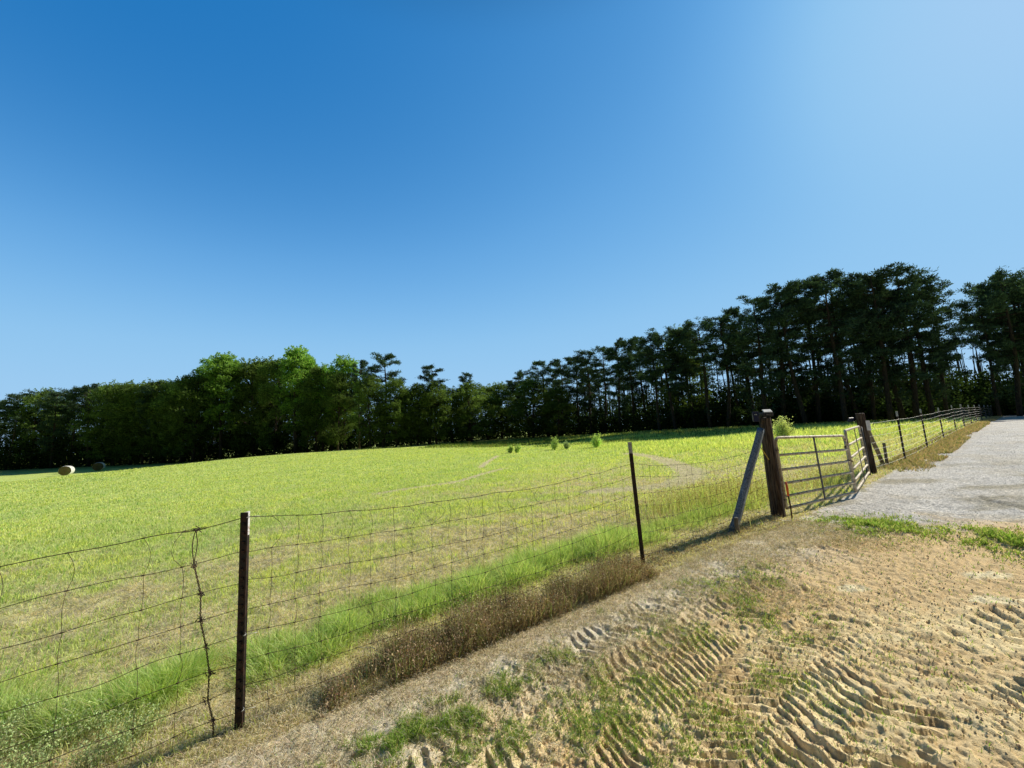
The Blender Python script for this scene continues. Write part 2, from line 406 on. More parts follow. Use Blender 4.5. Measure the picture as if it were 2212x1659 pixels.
ROADLINE = np.vstack([[(3.0, 5.9)], ROADP, [(12, 4.4), (40, 20), (150, 95)]])
def in_gravel(x, y):
    d, sg = polydist(x, y, ROADLINE)        # left of the line (sg<0) is the road side
    s = sd(x, y)
    wid = .32 + .25 * (fbm(x, y, .8, 3, 91) - .5) * 2 + np.where(x < 11, -.8 * sst(13, 8.5, x), 0)
    inr = -d * sg                            # >0 inside
    return np.minimum(inr + (fbm(x, y, 1.1, 4, 92) - .5) * 1.1, s - wid)
def gcolor(x, y):
    s = sd(x, y); r = np.hypot(x, y)
    n1 = fbm(x, y, .35, 4, 1); n2 = fbm(x, y, 2.2, 4, 2); n3 = fbm(x, y, 9, 3, 3); n4 = fbm(x, y, 30, 2, 4)
    # field
    green = np.stack([.50 + .14 * n1, .62 + .12 * n1, .15 + .06 * n2], -1)
    straw = np.array([.72, .62, .36])
    fs = np.clip((1.35 - (-s) / 8) * .8 + (n2 - .5) * 1.1 + (n1 - .5) * .9, 0, 1) * sst(30, 10, r)
    for P, w in WINDROWS:
        fs = np.maximum(fs, sst(w * 1.8, w * .6, near_mask(x, y, P, w * 2) + (n3 - .5) * .35) * 1.15)
    fs = np.clip(fs, 0, 1)[..., None]
    cf = green * (1 - fs) + straw * fs
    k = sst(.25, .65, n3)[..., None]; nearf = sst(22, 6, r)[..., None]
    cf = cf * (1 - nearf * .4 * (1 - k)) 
    # dirt side
    sand = np.array([.99, .80, .44]); mud = np.array([.80, .58, .30]); pale = np.array([.68, .60, .46])
    mudm = sst(.33, .62, n1 * .4 + n2 * .3 + .3 * sst(1.2, 3.0, x) * sst(2.9, 3.7, y) + .25 * n3)
    cd = sand * (1 - mudm[..., None]) + mud * mudm[..., None]
    vs = sst(1.15, .35, s + (n2 - .5) * .5)[..., None]       # greyish strawy verge near the fence
    cd = cd * (1 - vs) + np.array([.80, .69, .50]) * vs * (.7 + .5 * n3[..., None])
    for p, rr in SPOTS:
        d = np.hypot((x - p[0]) * .6, (y - p[1]) * 1.6) + (n3 - .5) * .1
        q = sst(rr, rr * .6, d)[..., None]; cd = cd * (1 - q) + np.array([.97, .82, .50]) * q
    cd = cd * (.78 + .44 * n4[..., None])
    g = in_gravel(x, y)
    strip = sst(1.2, .5, s + (n2 - .5) * .6)[..., None] * sst(9.5, 13, x)[..., None]
    cd = cd * (1 - strip) + np.array([.68, .52, .32]) * strip
    gg = sst(-.6, .6, g + (n3 - .5) * .8)[..., None]
    grav = np.array([.88, .83, .75]) * (.78 + .5 * n2[..., None])
    w2 = sst(.5, .75, fbm(x, y * 2.0, 1.2, 3, 55))[..., None]
    grav = grav * (1 - w2 * .6) + np.array([.84, .75, .59]) * w2 * .6
    ln = (np.exp(-((s - 2.6 - .3 * n1) / .45) ** 2) + np.exp(-((s - 4.3 - .3 * n1) / .45) ** 2))[..., None]; grav = grav * (.86 + .26 * ln)
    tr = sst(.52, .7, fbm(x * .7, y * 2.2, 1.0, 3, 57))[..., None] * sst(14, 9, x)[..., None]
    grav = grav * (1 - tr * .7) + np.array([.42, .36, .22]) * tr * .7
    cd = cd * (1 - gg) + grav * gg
    # beyond the road on the far right: grass
    far = sst(9, 12, s)[..., None] * sst(30, 40, r)[..., None]
    cd = cd * (1 - far) + green * far
    side = sst(-.06, .12, s + (n3 - .5) * .3)[..., None]
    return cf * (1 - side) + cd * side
def gheight(x, y):
    z = zt(x, y); s = sd(x, y); r = np.hypot(x, y)
    nearm = sst(9, 6.5, r)
    side = sst(.1, .5, s) * nearm
    g = in_gravel(x, y)
    dirt = side * sst(.05, -.25, g)
    h, m = track_h(x, y)
    z = z + h * dirt
    n = fbm(x, y, 7, 4, 61); cl = fbm(x, y, 26, 3, 62)
    z = z + dirt * ((n - .5) * .018 + (sst(.46, .56, cl)) * .012 * (1 - .8 * m) + sst(.52, .60, fbm(x, y, 19, 4, 66)) * .012 * (1 - .85 * m) * sst(.42, .6, fbm(x, y, 1.1, 3, 67)))
    # hummock of the green tufts, crumbly mud
    z = z + dirt * grassy(x, y) * .02
    z = z + sst(0, .4, s) * (1 - dirt) * nearm * (fbm(x, y, 12, 3, 63) - .5) * .02
    z = z + sst(0, -.4, s) * sst(16, 8, r) * (fbm(x, y, 5, 4, 64) - .5) * .05
    gm_ = sst(-.1, .5, g) * sst(30, 8, r)
    z = z + gm_ * ((fbm(x, y, 8, 4, 68) - .5) * .035 + (fbm(x, y, .9, 3, 69) - .5) * .05 + sst(.5, .6, fbm(x, y, 15, 3, 70)) * .008)
    for P in SHADOW_GROOVES:
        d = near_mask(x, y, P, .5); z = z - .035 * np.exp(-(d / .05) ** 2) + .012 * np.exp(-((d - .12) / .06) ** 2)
    return z

def build_ground():
    th = np.concatenate([np.arange(-100, -62, .8), np.arange(-62, -14, .3), np.arange(-14, 64, .11), np.arange(64, 100.1, .8)])
    lr = [0.35]
    while lr[-1] < 900:
        r = lr[-1]
        k = .03 if r < 1.5 else (.0032 if r < 4.2 else .0045 if r < 6 else (.008 if r < 10 else (.016 if r < 60 else .05)))
        lr.append(r * (1 + k))
    rr = np.array(lr); T, Rr = np.meshgrid(np.radians(th), rr)
    X = Rr * np.sin(T); Y = Rr * np.cos(T)
    Y = Y - .3
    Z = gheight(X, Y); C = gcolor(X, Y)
    ni, nj = X.shape; V = np.stack([X, Y, Z], -1).reshape(-1, 3); C = C.reshape(-1, 3)
    i, j = np.meshgrid(np.arange(ni - 1), np.arange(nj - 1), indexing='ij')
    F = np.stack([i * nj + j, i * nj + j + 1, (i + 1) * nj + j + 1, (i + 1) * nj + j], -1).reshape(-1, 4)[:, ::-1]
    cx = V[F].mean(1); s = sd(cx[:, 0], cx[:, 1]) + (fbm(cx[:, 0], cx[:, 1], 6, 2, 99) - .5) * .2
    g = in_gravel(cx[:, 0], cx[:, 1])
    far = s > 12
    zone = np.where(s < 0, 0, np.where((g > 0) & ~far, 2, 1))
    for k, (nm, mat, lab) in enumerate([('field', M_field, 'mown hay field of bright yellow green grass'),
                                        ('ground', M_dirt, 'sandy dirt ground with tractor tyre prints'),
                                        ('gravel_road', M_gravel, 'pale grey gravel drive past the metal gates')]):
        Fk = F[zone == k]; u, inv = np.unique(Fk, return_inverse=True)
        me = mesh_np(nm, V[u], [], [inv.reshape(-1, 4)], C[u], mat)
        o = bpy.data.objects.new(nm, me); COL.objects.link(o)
        props(o, lab, ['field', 'ground', 'road'][k], kind='structure')
build_ground()

# ------------------------------------------------------------------ blades
def blades(name, P, h, w, lean, C, mat, bend=.5, label=None, cat='grass', extra=None, az=None, parent=None):
    n = len(P); h = np.broadcast_to(h, (n,)); w = np.broadcast_to(w, (n,))
    a = rng.uniform(0, 2 * math.pi, n) if az is None else az
    f = rng.uniform(0, 2 * math.pi, n)
    L = np.stack([np.cos(a), np.sin(a), np.zeros(n)], -1); S = np.stack([np.cos(f), np.sin(f), np.zeros(n)], -1)
    le = np.broadcast_to(lean, (n,))
    up = np.array([0, 0, 1.0])
    def pt(t):
        ang = le * (.6 + bend * t * 1.6)
        return P + (h * t)[:, None] * (np.sin(ang)[:, None] * L + np.cos(ang)[:, None] * up)
    hw = (w / 2)[:, None]
    p0 = P - np.array([0, 0, .004]); p1 = pt(.5); p2 = pt(1.0)
    V = np.stack([p0 - S * hw, p0 + S * hw, p1 + S * hw * .75, p1 - S * hw * .75, p2], 1).reshape(-1, 3)
    b = np.arange(n) * 5
    F4 = np.stack([b, b + 1, b + 2, b + 3], -1); F3 = np.stack([b + 3, b + 2, b + 4], -1)
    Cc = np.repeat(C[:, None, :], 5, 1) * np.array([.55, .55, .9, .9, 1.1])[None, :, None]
    VV = [V]; FF3 = [F3]; FF4 = [F4]; CC = [Cc.reshape(-1, 3)]; nn = len(V)
    if extra:
        for (v, f3, c) in extra: VV.append(v); FF3.append(f3 + nn); CC.append(c); nn += len(v)
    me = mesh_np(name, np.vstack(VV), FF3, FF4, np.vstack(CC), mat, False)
    o = bpy.data.objects.new(name, me); COL.objects.link(o)
    if label: props(o, label, cat, kind='stuff')
    return o
def flakes(P, size, C, tilt=1.0):       # small random leaf triangles
    n = len(P); A = rng.normal(size=(n, 3)); A /= np.linalg.norm(A, axis=1)[:, None]
    B = rng.normal(size=(n, 3)); B = np.cross(A, B); B /= np.linalg.norm(B, axis=1)[:, None]
    s = np.broadcast_to(size, (n,))[:, None]
    V = np.stack([P - B * s * .35, P + B * s * .35, P + A * s], 1).reshape(-1, 3)
    F = np.arange(n * 3).reshape(-1, 3)
    return V, F, np.repeat(C, 3, 0)
def polar(n, r0, r1, a0=-62, a1=62, pw=1.0):
    u = rng.random(n); r = np.exp(np.log(r0) + u ** pw * (np.log(r1) - np.log(r0)))
    a = np.radians(rng.uniform(a0, a1, n)); return r * np.sin(a), r * np.cos(a), r
def jit(n, base_, var):
    return np.asarray(base_)[None] * (1 + rng.uniform(-var, var, (n, 1))) * (1 + rng.uniform(-var * .3, var * .3, (n, 3)))

def field_grass():
    x, y, r = polar(620000, 1.5, 62, -64, 60, .8)
    s = sd(x, y); k = (s < .02) & (rng.random(len(x)) < np.where(r > 20, .8, 1)); x, y, r, s = x[k], y[k], r[k], s[k]
    n = len(x); n1 = fbm(x, y, .35, 4, 1); n2 = fbm(x, y, 2.2, 4, 2); n3 = fbm(x, y, 9, 3, 3)
    fs = np.clip((1.35 - (-s) / 8) * .68 + (n2 - .5) * 1.2 + (n1 - .5) * .9 + .35 * (fbm(x * .25 + y * .6, y * .08 - x * .03, 1.0, 3, 171) - .5), .12, 1)
    wr = np.zeros(n)
    for P, w in WINDROWS: wr = np.maximum(wr, sst(w * 1.8, w * .6, near_mask(x, y, P, w * 2) + (n3 - .5) * .35))
    fs = np.maximum(fs, wr * .97)
    swath = np.abs(np.sin((-s) * 1.05 + .5 * fbm(x, y, .15, 2, 175))) ** 8; fs = np.clip(fs + swath * .30 * sst(45, 12, r), 0, 1)
    isd = rng.random(n) < fs
    n5 = fbm(x, y, .9, 3, 177)
    g = np.stack([.64 + .34 * n5, .75 + .22 * n5, .20 + .28 * n2], -1) * (1 + rng.uniform(-.25, .25, (n, 1)))
    g2 = np.array([.34, .58, .12]) * (1 + rng.uniform(-.2, .2, (n, 1)))
    pk = (rng.random(n) < .12)[:, None]; g = np.where(pk, g2, g)
    st = jit(n, (.88, .78, .46), .25); gre = jit(n, (.80, .76, .62), .2)
    st = np.where((wr > .3)[:, None], gre, st)
    C = np.where(isd[:, None], st, g)
    tallr = sst(13, 26, r) * sst(2, 12, x)       # taller uncut grass further back on the right
    h = rng.uniform(.03, .075, n) * (1 + .4 * n3) + tallr * rng.uniform(.05, .2, n)
    h = np.where(wr > .4, h * .55, h); h = np.where(isd, h * .8, h) * (1 + .012 * r)
    w = np.maximum(.0035, .0011 * r) * rng.uniform(.7, 1.3, n)
    lean = np.where(isd, rng.uniform(.5, 1.35, n), rng.uniform(.1, .7, n))
    z = gheight_fast(x, y)
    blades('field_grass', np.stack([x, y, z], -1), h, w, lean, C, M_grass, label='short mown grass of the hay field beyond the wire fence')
_GX = None
def gheight_fast(x, y): return gheight(x, y)
field_grass()

def along(n, a0, a1, s0, s1):            # random points in a strip beside the near fence: a along from post 1 (m), s sideways
    a = rng.uniform(a0, a1, n); s = rng.uniform(s0, s1, n)
    p0 = FENCE[1]; d = (FENCE[3] - FENCE[1]); L = np.hypot(*d); d = d / L; nrm = np.array([d[1], -d[0]])
    return p0[0] + d[0] * a + nrm[0] * s, p0[1] + d[1] * a + nrm[1] * s, a, s

def verge_straw():
    x, y, a, s = along(190000, -3.4, 6.6, -.6, 1.5)
    m = (rng.random(len(x)) < sst(1.35, .25, s + (fbm(x, y, 1.8, 3, 81) - .5) * 1.3) * sst(.18, .45, fbm(x, y, 4, 3, 82)))
    m &= (in_gravel(x, y) < 0) & ((s > -.06) | (a < .6))
    x, y, s = x[m], y[m], s[m]; n = len(x)
    C = jit(n, (.88, .74, .50), .25); br = rng.random(n) < .2; C[br] = jit(br.sum(), (.42, .31, .21), .3)
    lt = rng.random(n) < .14; C[lt] = jit(lt.sum(), (.92, .86, .68), .08)
    P = np.stack([x, y, gheight(x, y) + rng.uniform(0, .02, n)], -1)
    blades('verge_straw', P, rng.uniform(.02, .075, n), rng.uniform(.002, .0045, n), rng.uniform(.75, 1.45, n), C, M_straw, label='dry trampled straw lying along the foot of the wire fence')
verge_straw()

def green_clumps():
    Ps = []; hs = []; az = []
    cl = []
    # tuft rows set out along the ground behind the fence
    G1 = dens(path((548,1442),(640,1438),(700,1408),(760,1362),(900,1322),(1000,1290),(1100,1260),(1200,1226),(1300,1193),(1385,1166)), .06)
    G2 = dens(path((1400,1170),(1470,1145),(1560,1110),(1620,1095)), .1)
    G3 = dens(path((105,1590),(190,1560),(260,1535),(340,1515),(405,1470)), .05)
    G4 = dens(path((-200,1560),(-80,1570),(40,1560)), .1)
    for G, dep, n, h0, h1, sp in ((G1, .38, 330, .14, .25, .085), (G2, .4, 160, .12, .2, .1), (G3, .26, 380, .16, .24, .06), (G4, .3, 220, .12, .2, .08)):
        for p in G:
            for q in (0, .5, 1): cl.append((p, dep * (q + rng.uniform(-.25, .3)), sp * rng.uniform(.6, 1.3), int(n * rng.uniform(.35, 1.1)), rng.uniform(h0 * .7, h1 * 1.1) * (1 - .3 * q)))
    p0 = FENCE[1]; d = (FENCE[3] - FENCE[1]); d = d / np.hypot(*d); nrm = np.array([d[1], -d[0]])
    for a, s, sp, n, h in cl:
        c = a - nrm * s
        q = rng.normal(size=(n, 2)) * sp
        Ps.append(c + q); hs.append(h * rng.uniform(.55, 1.25, n)); az.append(np.arctan2(q[:, 1], q[:, 0]) + rng.normal(size=n) * .7)
    xy = np.vstack(Ps); h = np.concatenate(hs); az = np.concatenate(az)
    nz = fbm(xy[:, 0], xy[:, 1], 2.4, 3, 181); h = h * (.45 + 1.15 * nz); kk = rng.random(len(xy)) < sst(.22, .5, nz) * .9 + .12
    xy = xy[kk]; h = h[kk]; az = az[kk]; nz = nz[kk]; n = len(xy)
    C = jit(n, (.50, .64, .19), .35); lt = rng.random(n) < .4; C[lt] = jit(lt.sum(), (.76, .86, .38), .2); ye = rng.random(n) < .08; C[ye] = jit(ye.sum(), (.8, .72, .4), .2)
    P = np.stack([xy[:, 0], xy[:, 1], gheight(xy[:, 0], xy[:, 1])], -1)
    blades('tall_grass', P, h, rng.uniform(.003, .006, n), rng.uniform(.15, .95, n), C, M_grass, bend=.9, az=az, label='lush green tufts of uncut grass along the field side of the wire fence')
green_clumps()

def dead_weeds():
    def band(n, a0, a1, s0, s1): return along(n, a0, a1, s0, s1)
    x, y, a, s = band(14500, .5, 3.62, -.40, .03)
    lim = -.46 + .26 * sst(1.2, .6, a); m = (s > lim) & (rng.random(len(x)) < sst(.30, .55, fbm(x, y, 3.2, 3, 111)) * .85 + .12)
    x, y, a, s = x[m], y[m], a[m], s[m]
    x2, y2, a2, s2 = band(1600, 3.8, 6.4, -.5, -.1); x = np.append(x, x2); y = np.append(y, y2); a = np.append(a, a2)
    n = len(x); h = rng.uniform(.08, .27, n) * np.where(a > 3.75, .7, 1) * (.35 + 1.1 * fbm(x, y, 2.6, 3, 7)) * sst(.4, .7, a) * (1 - .45 * sst(3.2, 3.62, a))
    C = jit(n, (.40, .29, .20), .35); t = rng.random(n) < .4; C[t] = jit(t.sum(), (.66, .54, .34), .25); g = rng.random(n) < .22; C[g] = jit(g.sum(), (.40, .52, .16), .3)
    z = gheight(x, y); P = np.stack([x, y, z], -1)
    k = 3; idx = np.repeat(np.arange(n), k); tt = rng.uniform(.2, 1.05, n * k)
    Q = P[idx] + np.stack([rng.normal(size=n*k) * .022, rng.normal(size=n*k) * .022, h[idx] * tt], -1)
    CC = jit(n * k, (.60, .46, .30), .4); dk = rng.random(n * k) < .4; CC[dk] = jit(dk.sum(), (.24, .14, .09), .3)
    blades('dead_weeds', P, h, rng.uniform(.0022, .005, n), rng.uniform(.0, .7, n), C, M_straw, bend=.4, extra=[flakes(Q, rng.uniform(.006, .017, n * k), CC)],
           label='brown dead weeds standing at the foot of the wire fence', cat='weeds')
dead_weeds()
def pale_weeds():
    Q0 = [gp(u, v)[:2] for u, v in ((20,1600),(60,1570),(120,1625),(170,1600),(225,1590),(90,1680),(30,1680),(200,1660),(280,1600),(320,1580),(0,1640),(150,1560),(-60,1600),(-60,1680),(260,1640))]
    xy = np.vstack([q + rng.normal(size=(44, 2)) * .04 for q in Q0]); x, y = xy[:, 0], xy[:, 1]; n = len(x)
    h = rng.uniform(.08, .2, n); z = gheight(x, y); P = np.stack([x, y, z], -1)
    k = 11; idx = np.repeat(np.arange(n), k); tt = rng.uniform(.15, 1.05, n * k)
    Q = P[idx] + np.stack([rng.normal(size=n*k) * .012, rng.normal(size=n*k) * .012, h[idx] * tt], -1)
    CC = jit(n * k, (.44, .53, .24), .4)
    blades('pale_weeds', P, h, .003, rng.uniform(0, .4, n), jit(n, (.4, .38, .2), .2), M_straw, extra=[flakes(Q, rng.uniform(.008, .016, n * k), CC)],
           label='pale silvery leafy weeds at the bottom left by the fence', cat='weeds')
pale_weeds()
def dirt_sprigs():
    x, y, r = polar(1300000, 1.6, 9.5, -40, 62, 1)
    s = sd(x, y); g = grassy(x, y)
    m = (s > .05) & (rng.random(len(x)) < g ** 1.1 * .6 + .016 * (in_gravel(x, y) < 0)); x, y, r, s, g = x[m], y[m], r[m], s[m], g[m]; n = len(x)
    C = jit(n, (.34, .48, .11), .4); lt = rng.random(n) < .22; C[lt] = jit(lt.sum(), (.72, .68, .34), .25)
    P = np.stack([x, y, gheight(x, y)], -1)
    blades('dirt_grass', P, rng.uniform(.02, .065, n) * (.6 + .7 * g), np.maximum(.0038, .0013 * r), rng.uniform(.2, 1.1, n), C, M_grass, bend=.8, label='small green grass sprigs growing through the tyre tracked dirt')
dirt_sprigs()
def dirt_litter():
    x, y, r = polar(70000, 1.6, 8.5, -35, 62, 1); s = sd(x, y)
    m = (s > .4) & (in_gravel(x, y) < .1) & (rng.random(len(x)) < .10 + .55 * sst(.5, .7, fbm(x, y, 2.2, 3, 191)) + .3 * grassy(x, y)); x, y, r = x[m], y[m], r[m]; n = len(x)
    C = jit(n, (.86, .74, .50), .2); d = rng.random(n) < .35; C[d] = jit(d.sum(), (.34, .25, .16), .3)
    P = np.stack([x, y, gheight(x, y) + .003], -1)
    blades('dirt_litter', P, rng.uniform(.015, .055, n), np.maximum(.002, .0007 * r), rng.uniform(.8, 1.5, n), C, M_straw, label='scattered bits of dry straw and twigs lying on the dirt', cat='straw')
dirt_litter()
def clods():
    x, y, r = polar(60000, 1.7, 8.5, -35, 62, 1); s = sd(x, y)
    m = (s > .6) & (in_gravel(x, y) < 0) & (rng.random(len(x)) < sst(.38, .6, fbm(x, y, 2.5, 3, 121)) * .75 + .12); x, y, r = x[m], y[m], r[m]; n = len(x)
    z = gheight(x, y); sz = (.002 + .0055 * rng.random(n) ** 3) * (.8 + .1 * r)
    oc = np.array([(1,0,0),(-1,0,0),(0,1,0),(0,-1,0),(0,0,1),(0,0,-1)], float)
    of = np.array([(0,2,4),(2,1,4),(1,3,4),(3,0,4),(2,0,5),(1,2,5),(3,1,5),(0,3,5)])
    V = oc[None] * sz[:, None, None] * rng.uniform(.6, 1.3, (n, 6, 1)) + np.stack([x, y, z + sz * .3], -1)[:, None]
    F = of[None] + (np.arange(n) * 6)[:, None, None]
    C = np.repeat(jit(n, (.82, .62, .36), .25), 6, 0)
    me = mesh_np('dirt_clods', V.reshape(-1, 3), [F.reshape(-1, 3)], [], C, M_dirt, False)
    o = bpy.data.objects.new('dirt_clods', me); COL.objects.link(o); props(o, 'small crumbs of soil scattered over the dirt ground', 'soil', kind='stuff')
    # gravel stones
    x, y, r = polar(34000, 4.0, 30, 30, 62, .9); ig = in_gravel(x, y); m = ig > -.8 * rng.random(len(x)) ** 2; x, y, r = x[m], y[m], r[m]; n = len(x)
    z = gheight(x, y); sz = (.002 + .004 * rng.random(n) ** 2) * (.6 + .06 * r)
    V = oc[None] * sz[:, None, None] * rng.uniform(.6, 1.3, (n, 6, 1)) + np.stack([x, y, z + sz * .2], -1)[:, None]
    F = of[None] + (np.arange(n) * 6)[:, None, None]
    C = np.repeat(jit(n, (.85, .8, .72), .2), 6, 0)
    me = mesh_np('gravel_stones', V.reshape(-1, 3), [F.reshape(-1, 3)], [], C, M_dirt, False)
    o = bpy.data.objects.new('gravel_stones', me); COL.objects.link(o); props(o, 'loose pale stones lying on the gravel drive', 'gravel', kind='stuff')
clods()
def roadside():
    n = 60000; t = rng.random(n) ** 1.6; a0 = FENCE[4]; d = FENCE[6] - a0; L = np.hypot(*d); d = d / L; nrm = np.array([d[1], -d[0]])
    al = .6 + t * 58; s = rng.uniform(-.4, .6, n); x = a0[0] + d[0] * al + nrm[0] * s; y = a0[1] + d[1] * al + nrm[1] * s
    m = rng.random(n) < sst(.3, 4.5, al) * sst(.7, .15, s + (fbm(x, y, 1.2, 3, 131) - .5) * 1.2); x, y = x[m], y[m]; n = len(x); r = np.hypot(x, y)
    C = jit(n, (.74, .56, .34), .25); g = rng.random(n) < .28; C[g] = jit(g.sum(), (.35, .38, .12), .2)
    blades('roadside_grass', np.stack([x, y, zt(x, y)], -1), rng.uniform(.04, .14, n), np.maximum(.004, .0013 * r), rng.uniform(.1, .9, n), C, M_straw, label='brown dried grass strip between the far wire fence and the gravel')
roadside()
def tall_dry():
    # thin seeding weeds behind the fence left of the leaning brace, and grass at the foot of the gate
    c = gp(1560, 1085)[:2]; n = 4200
    q = rng.normal(size=(n, 2)) * np.array([.9, .45]); x = c[0] + q[:, 0]; y = c[1] + q[:, 1] + .35 * q[:, 0]
    m = sd(x, y) < -.12; x, y = x[m], y[m]
    c2 = gp(1800, 1040)[:2]; q = rng.normal(size=(1500, 2)) * np.array([.9, .35]); x2 = c2[0] + q[:, 0]; y2 = c2[1] + .7 * q[:, 0] + q[:, 1]
    m = sd(x2, y2) < -.35; x = np.append(x, x2[m]); y = np.append(y, y2[m])
    n = len(x); h = rng.uniform(.12, .42, n)
    C = jit(n, (.84, .80, .44), .3); g = rng.random(n) < .5; C[g] = jit(g.sum(), (.60, .74, .2), .3); b = rng.random(n) < .12; C[b] = jit(b.sum(), (.3, .18, .1), .3)
    P = np.stack([x, y, zt(x, y)], -1)
    k = 2; idx = np.repeat(np.arange(n), k); Q = P[idx] + np.stack([rng.normal(size=n*k) * .03, rng.normal(size=n*k) * .03, h[idx] * rng.uniform(.6, 1.0, n*k)], -1)
    blades('seeding_grass', P, h, rng.uniform(.003, .006, n), rng.uniform(.0, .5, n), C, M_grass, extra=[flakes(Q, .018, jit(n * k, (.34, .25, .12), .4))],
           label='tall thin seeding grass behind the fence beside the leaning brace')
    # rank grass bank in the shade of the trees
    x, y, r = polar(90000, 27, 66, -62, 50, 1.0); 
    k = (sd(x, y) < -2) & (y > np.interp(x, [-90, -45, -24, -6, 3, 17, 30], [64, 62, 60, 52, 37, 35, 39])) & (fbm(x, y, .12, 2, 141) > .3); x, y, r = x[k], y[k], r[k]; n = len(x)
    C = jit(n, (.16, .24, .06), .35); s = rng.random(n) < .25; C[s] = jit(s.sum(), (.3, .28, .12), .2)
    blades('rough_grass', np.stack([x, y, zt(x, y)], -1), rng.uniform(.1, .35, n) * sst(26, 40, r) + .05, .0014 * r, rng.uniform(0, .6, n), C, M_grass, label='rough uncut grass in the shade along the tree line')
tall_dry()

# ------------------------------------------------------------------ near wire fence
def wob(P, amp, seed, f=6.0):
    s = np.linspace(0, len(P) / f, len(P)); P = P.copy()
    for k in range(3): P[:, k] += (vnoise(s + k * 50, s * 0 + seed, seed) - .5) * 2 * amp
    return P
def lerp(a, b, t): return a + (b - a) * t
def tpost(mbd, mbt, p, top, tiplen=.16, rw=.03, face=None, lug=True, stem_only=False):
    # T section: flange + stem, with studs along the flange
    p = np.asarray(p, float); top = np.asarray(top, float); ax = top - p; L = np.linalg.norm(ax); ax /= L
    f = np.array(face if face is not None else (.3, -1, 0), float); f -= ax * (f @ ax); f /= np.linalg.norm(f); sdv = np.cross(ax, f)
    lo_ = p - ax * .15; Lb = L + .15 - tiplen
    c = lo_ + ax * Lb / 2
    mbd.box(c, (rw * 1.25, .006, Lb), (sdv, f, ax)); mbd.box(c - f * (rw * .5 + .003), (.007, rw, Lb), (sdv, f, ax))
    if lug:
        for z in np.arange(.12, L - tiplen, .055): mbd.box(p + ax * z + f * .007, (rw * .45, .009, .018), (sdv, f, ax))
    c = top - ax * tiplen / 2
    (mbd if stem_only else mbt).box(c, (rw * 1.25, .006, tiplen), (sdv, f, ax)); mbt.box(c - f * (rw * .5 + .003), (.007, rw, tiplen), (sdv, f, ax))
    if lug:
        for z in np.arange(L - tiplen + .02, L - .02, .055): (mbd if stem_only else mbt).box(p + ax * z + f * .007, (rw * .45, .009, .018), (sdv, f, ax))

P0 = base(-6.2, -.24) - np.array([0, 0, .06]); P1 = gp(515, 1578); P2 = gp(1390, 1222)
P1t = at(528, 1107, P1[1] - .0); P2t = at(1360, 955, P2[1])
GL = gp(1682, 1115); GLy = GL[1]
GLt = at(1652, 902, GLy)
fence = thing('wire_fence', P1, 'rusty woven wire fence with sagging wires and two steel posts in the foreground', 'fence')
FINV = np.array(P1)
def fb(mb, name, mat, parent=fence, org=FINV, **kw):
    mb.V = [v - org for v in mb.V]; return mb.build(name, mat, parent, **kw)
for k, (a, b, tl) in enumerate([(P1, P1t, .15), (P2, P2t, .13)]):
    d = MB(); t = MB(); tpost(d, t, a, b, tl, .041 if k == 0 else .036, face=(-.1, -1, 0) if k == 0 else (.1, -1, 0), stem_only=k == 0)
    o = fb(d, 'fence_post', M_tpost, smooth=False); t.V = [v - FINV for v in t.V]
    t.build('painted_tip', M_tip if k == 0 else M_tipold, o, smooth=False)
    props(o, ['dark steel post with a white painted tip', 'thin dark steel post with a worn grey tip'][k])
HW = np.array([1.27, 1.06, .87, .70, .55, .39, .245, .115, .02])
def span(A, B, At, Bt, stay, hA, hB, sag, seed, topbend=.05, drop=None, r=.0018):
    """woven wire between ground points A,B with posts tops At,Bt; returns line wires and stays"""
    mw = MB(); ms = MB(); L = np.linalg.norm(B - A); n = int(L / .03)
    t = np.linspace(0, 1, n); lines = []
    up_a = (At - A) / np.linalg.norm(At - A); up_b = (Bt - B) / np.linalg.norm(Bt - B)
    nr = np.cross(B - A, (0, 0, 1)); nr /= np.linalg.norm(nr)
    for i, (ha, hb) in enumerate(zip(hA, hB)):
        a = A + up_a * ha; b = B + up_b * hb
        P = a[None] * (1 - t)[:, None] + b[None] * t[:, None]
        P[:, 2] -= sag * (i == 0 or 1) * 4 * t * (1 - t) * (.4 + .6 * ha / 1.3)
        P = wob(P, .008, seed + i, 7); P[:, 2] += (vnoise(t * L * 2.2, t * 0, seed + 31 + i) - .5) * .022
        lines.append(P)
        mw.tube(P, r * (1.35 if i == 0 else 1), 5, True)
    ns = int(L / stay); 
    for j in range(1, ns):
        tj = j / ns + rng.uniform(-.1, .1) / ns; pts = []; sh = 0
        k = int(tj * (n - 1)); bul = rng.normal() * topbend
        for i in range(len(lines) - 1):
            p = lines[i][min(n - 1, max(0, k + int(sh)))]; q = lines[i + 1][min(n - 1, max(0, k + int(sh) + 0))]
            m = 4
            bl = (bul * 1.0 if i == 0 else rng.normal() * .008)
            for u in np.linspace(0, 1, m, endpoint=False):
                w = p * (1 - u) + q * u; w = w + (B - A) / L * bl * math.sin(math.pi * u) ; pts.append(w)
            mw.tube(np.array([p - (B - A) / L * .009, p + (B - A) / L * .009]), r * 2.1, 5)   # hinge knot
        pts.append(lines[-1][min(n - 1, k)])
        ms.tube(np.array(pts), r * .8, 4, True)
    return mw, ms, lines
mw, ms, Lw = span(P0, P1, P0 + (P1t - P1), P1t, .24, HW, HW, .035, 10, .03)
fb(mw, 'line_wire', M_wire); fb(ms, 'stay_wire', M_wire)
HB = np.array([1.12, .97, .80, .64, .50, .36, .23, .11, .02])
mw, ms, _ = span(P1, P2, P1t, P2t, .155, HW, HB, .10, 40, .035, r=.0016)
fb(mw, 'line_wire', M_wire); fb(ms, 'stay_wire', M_wire)
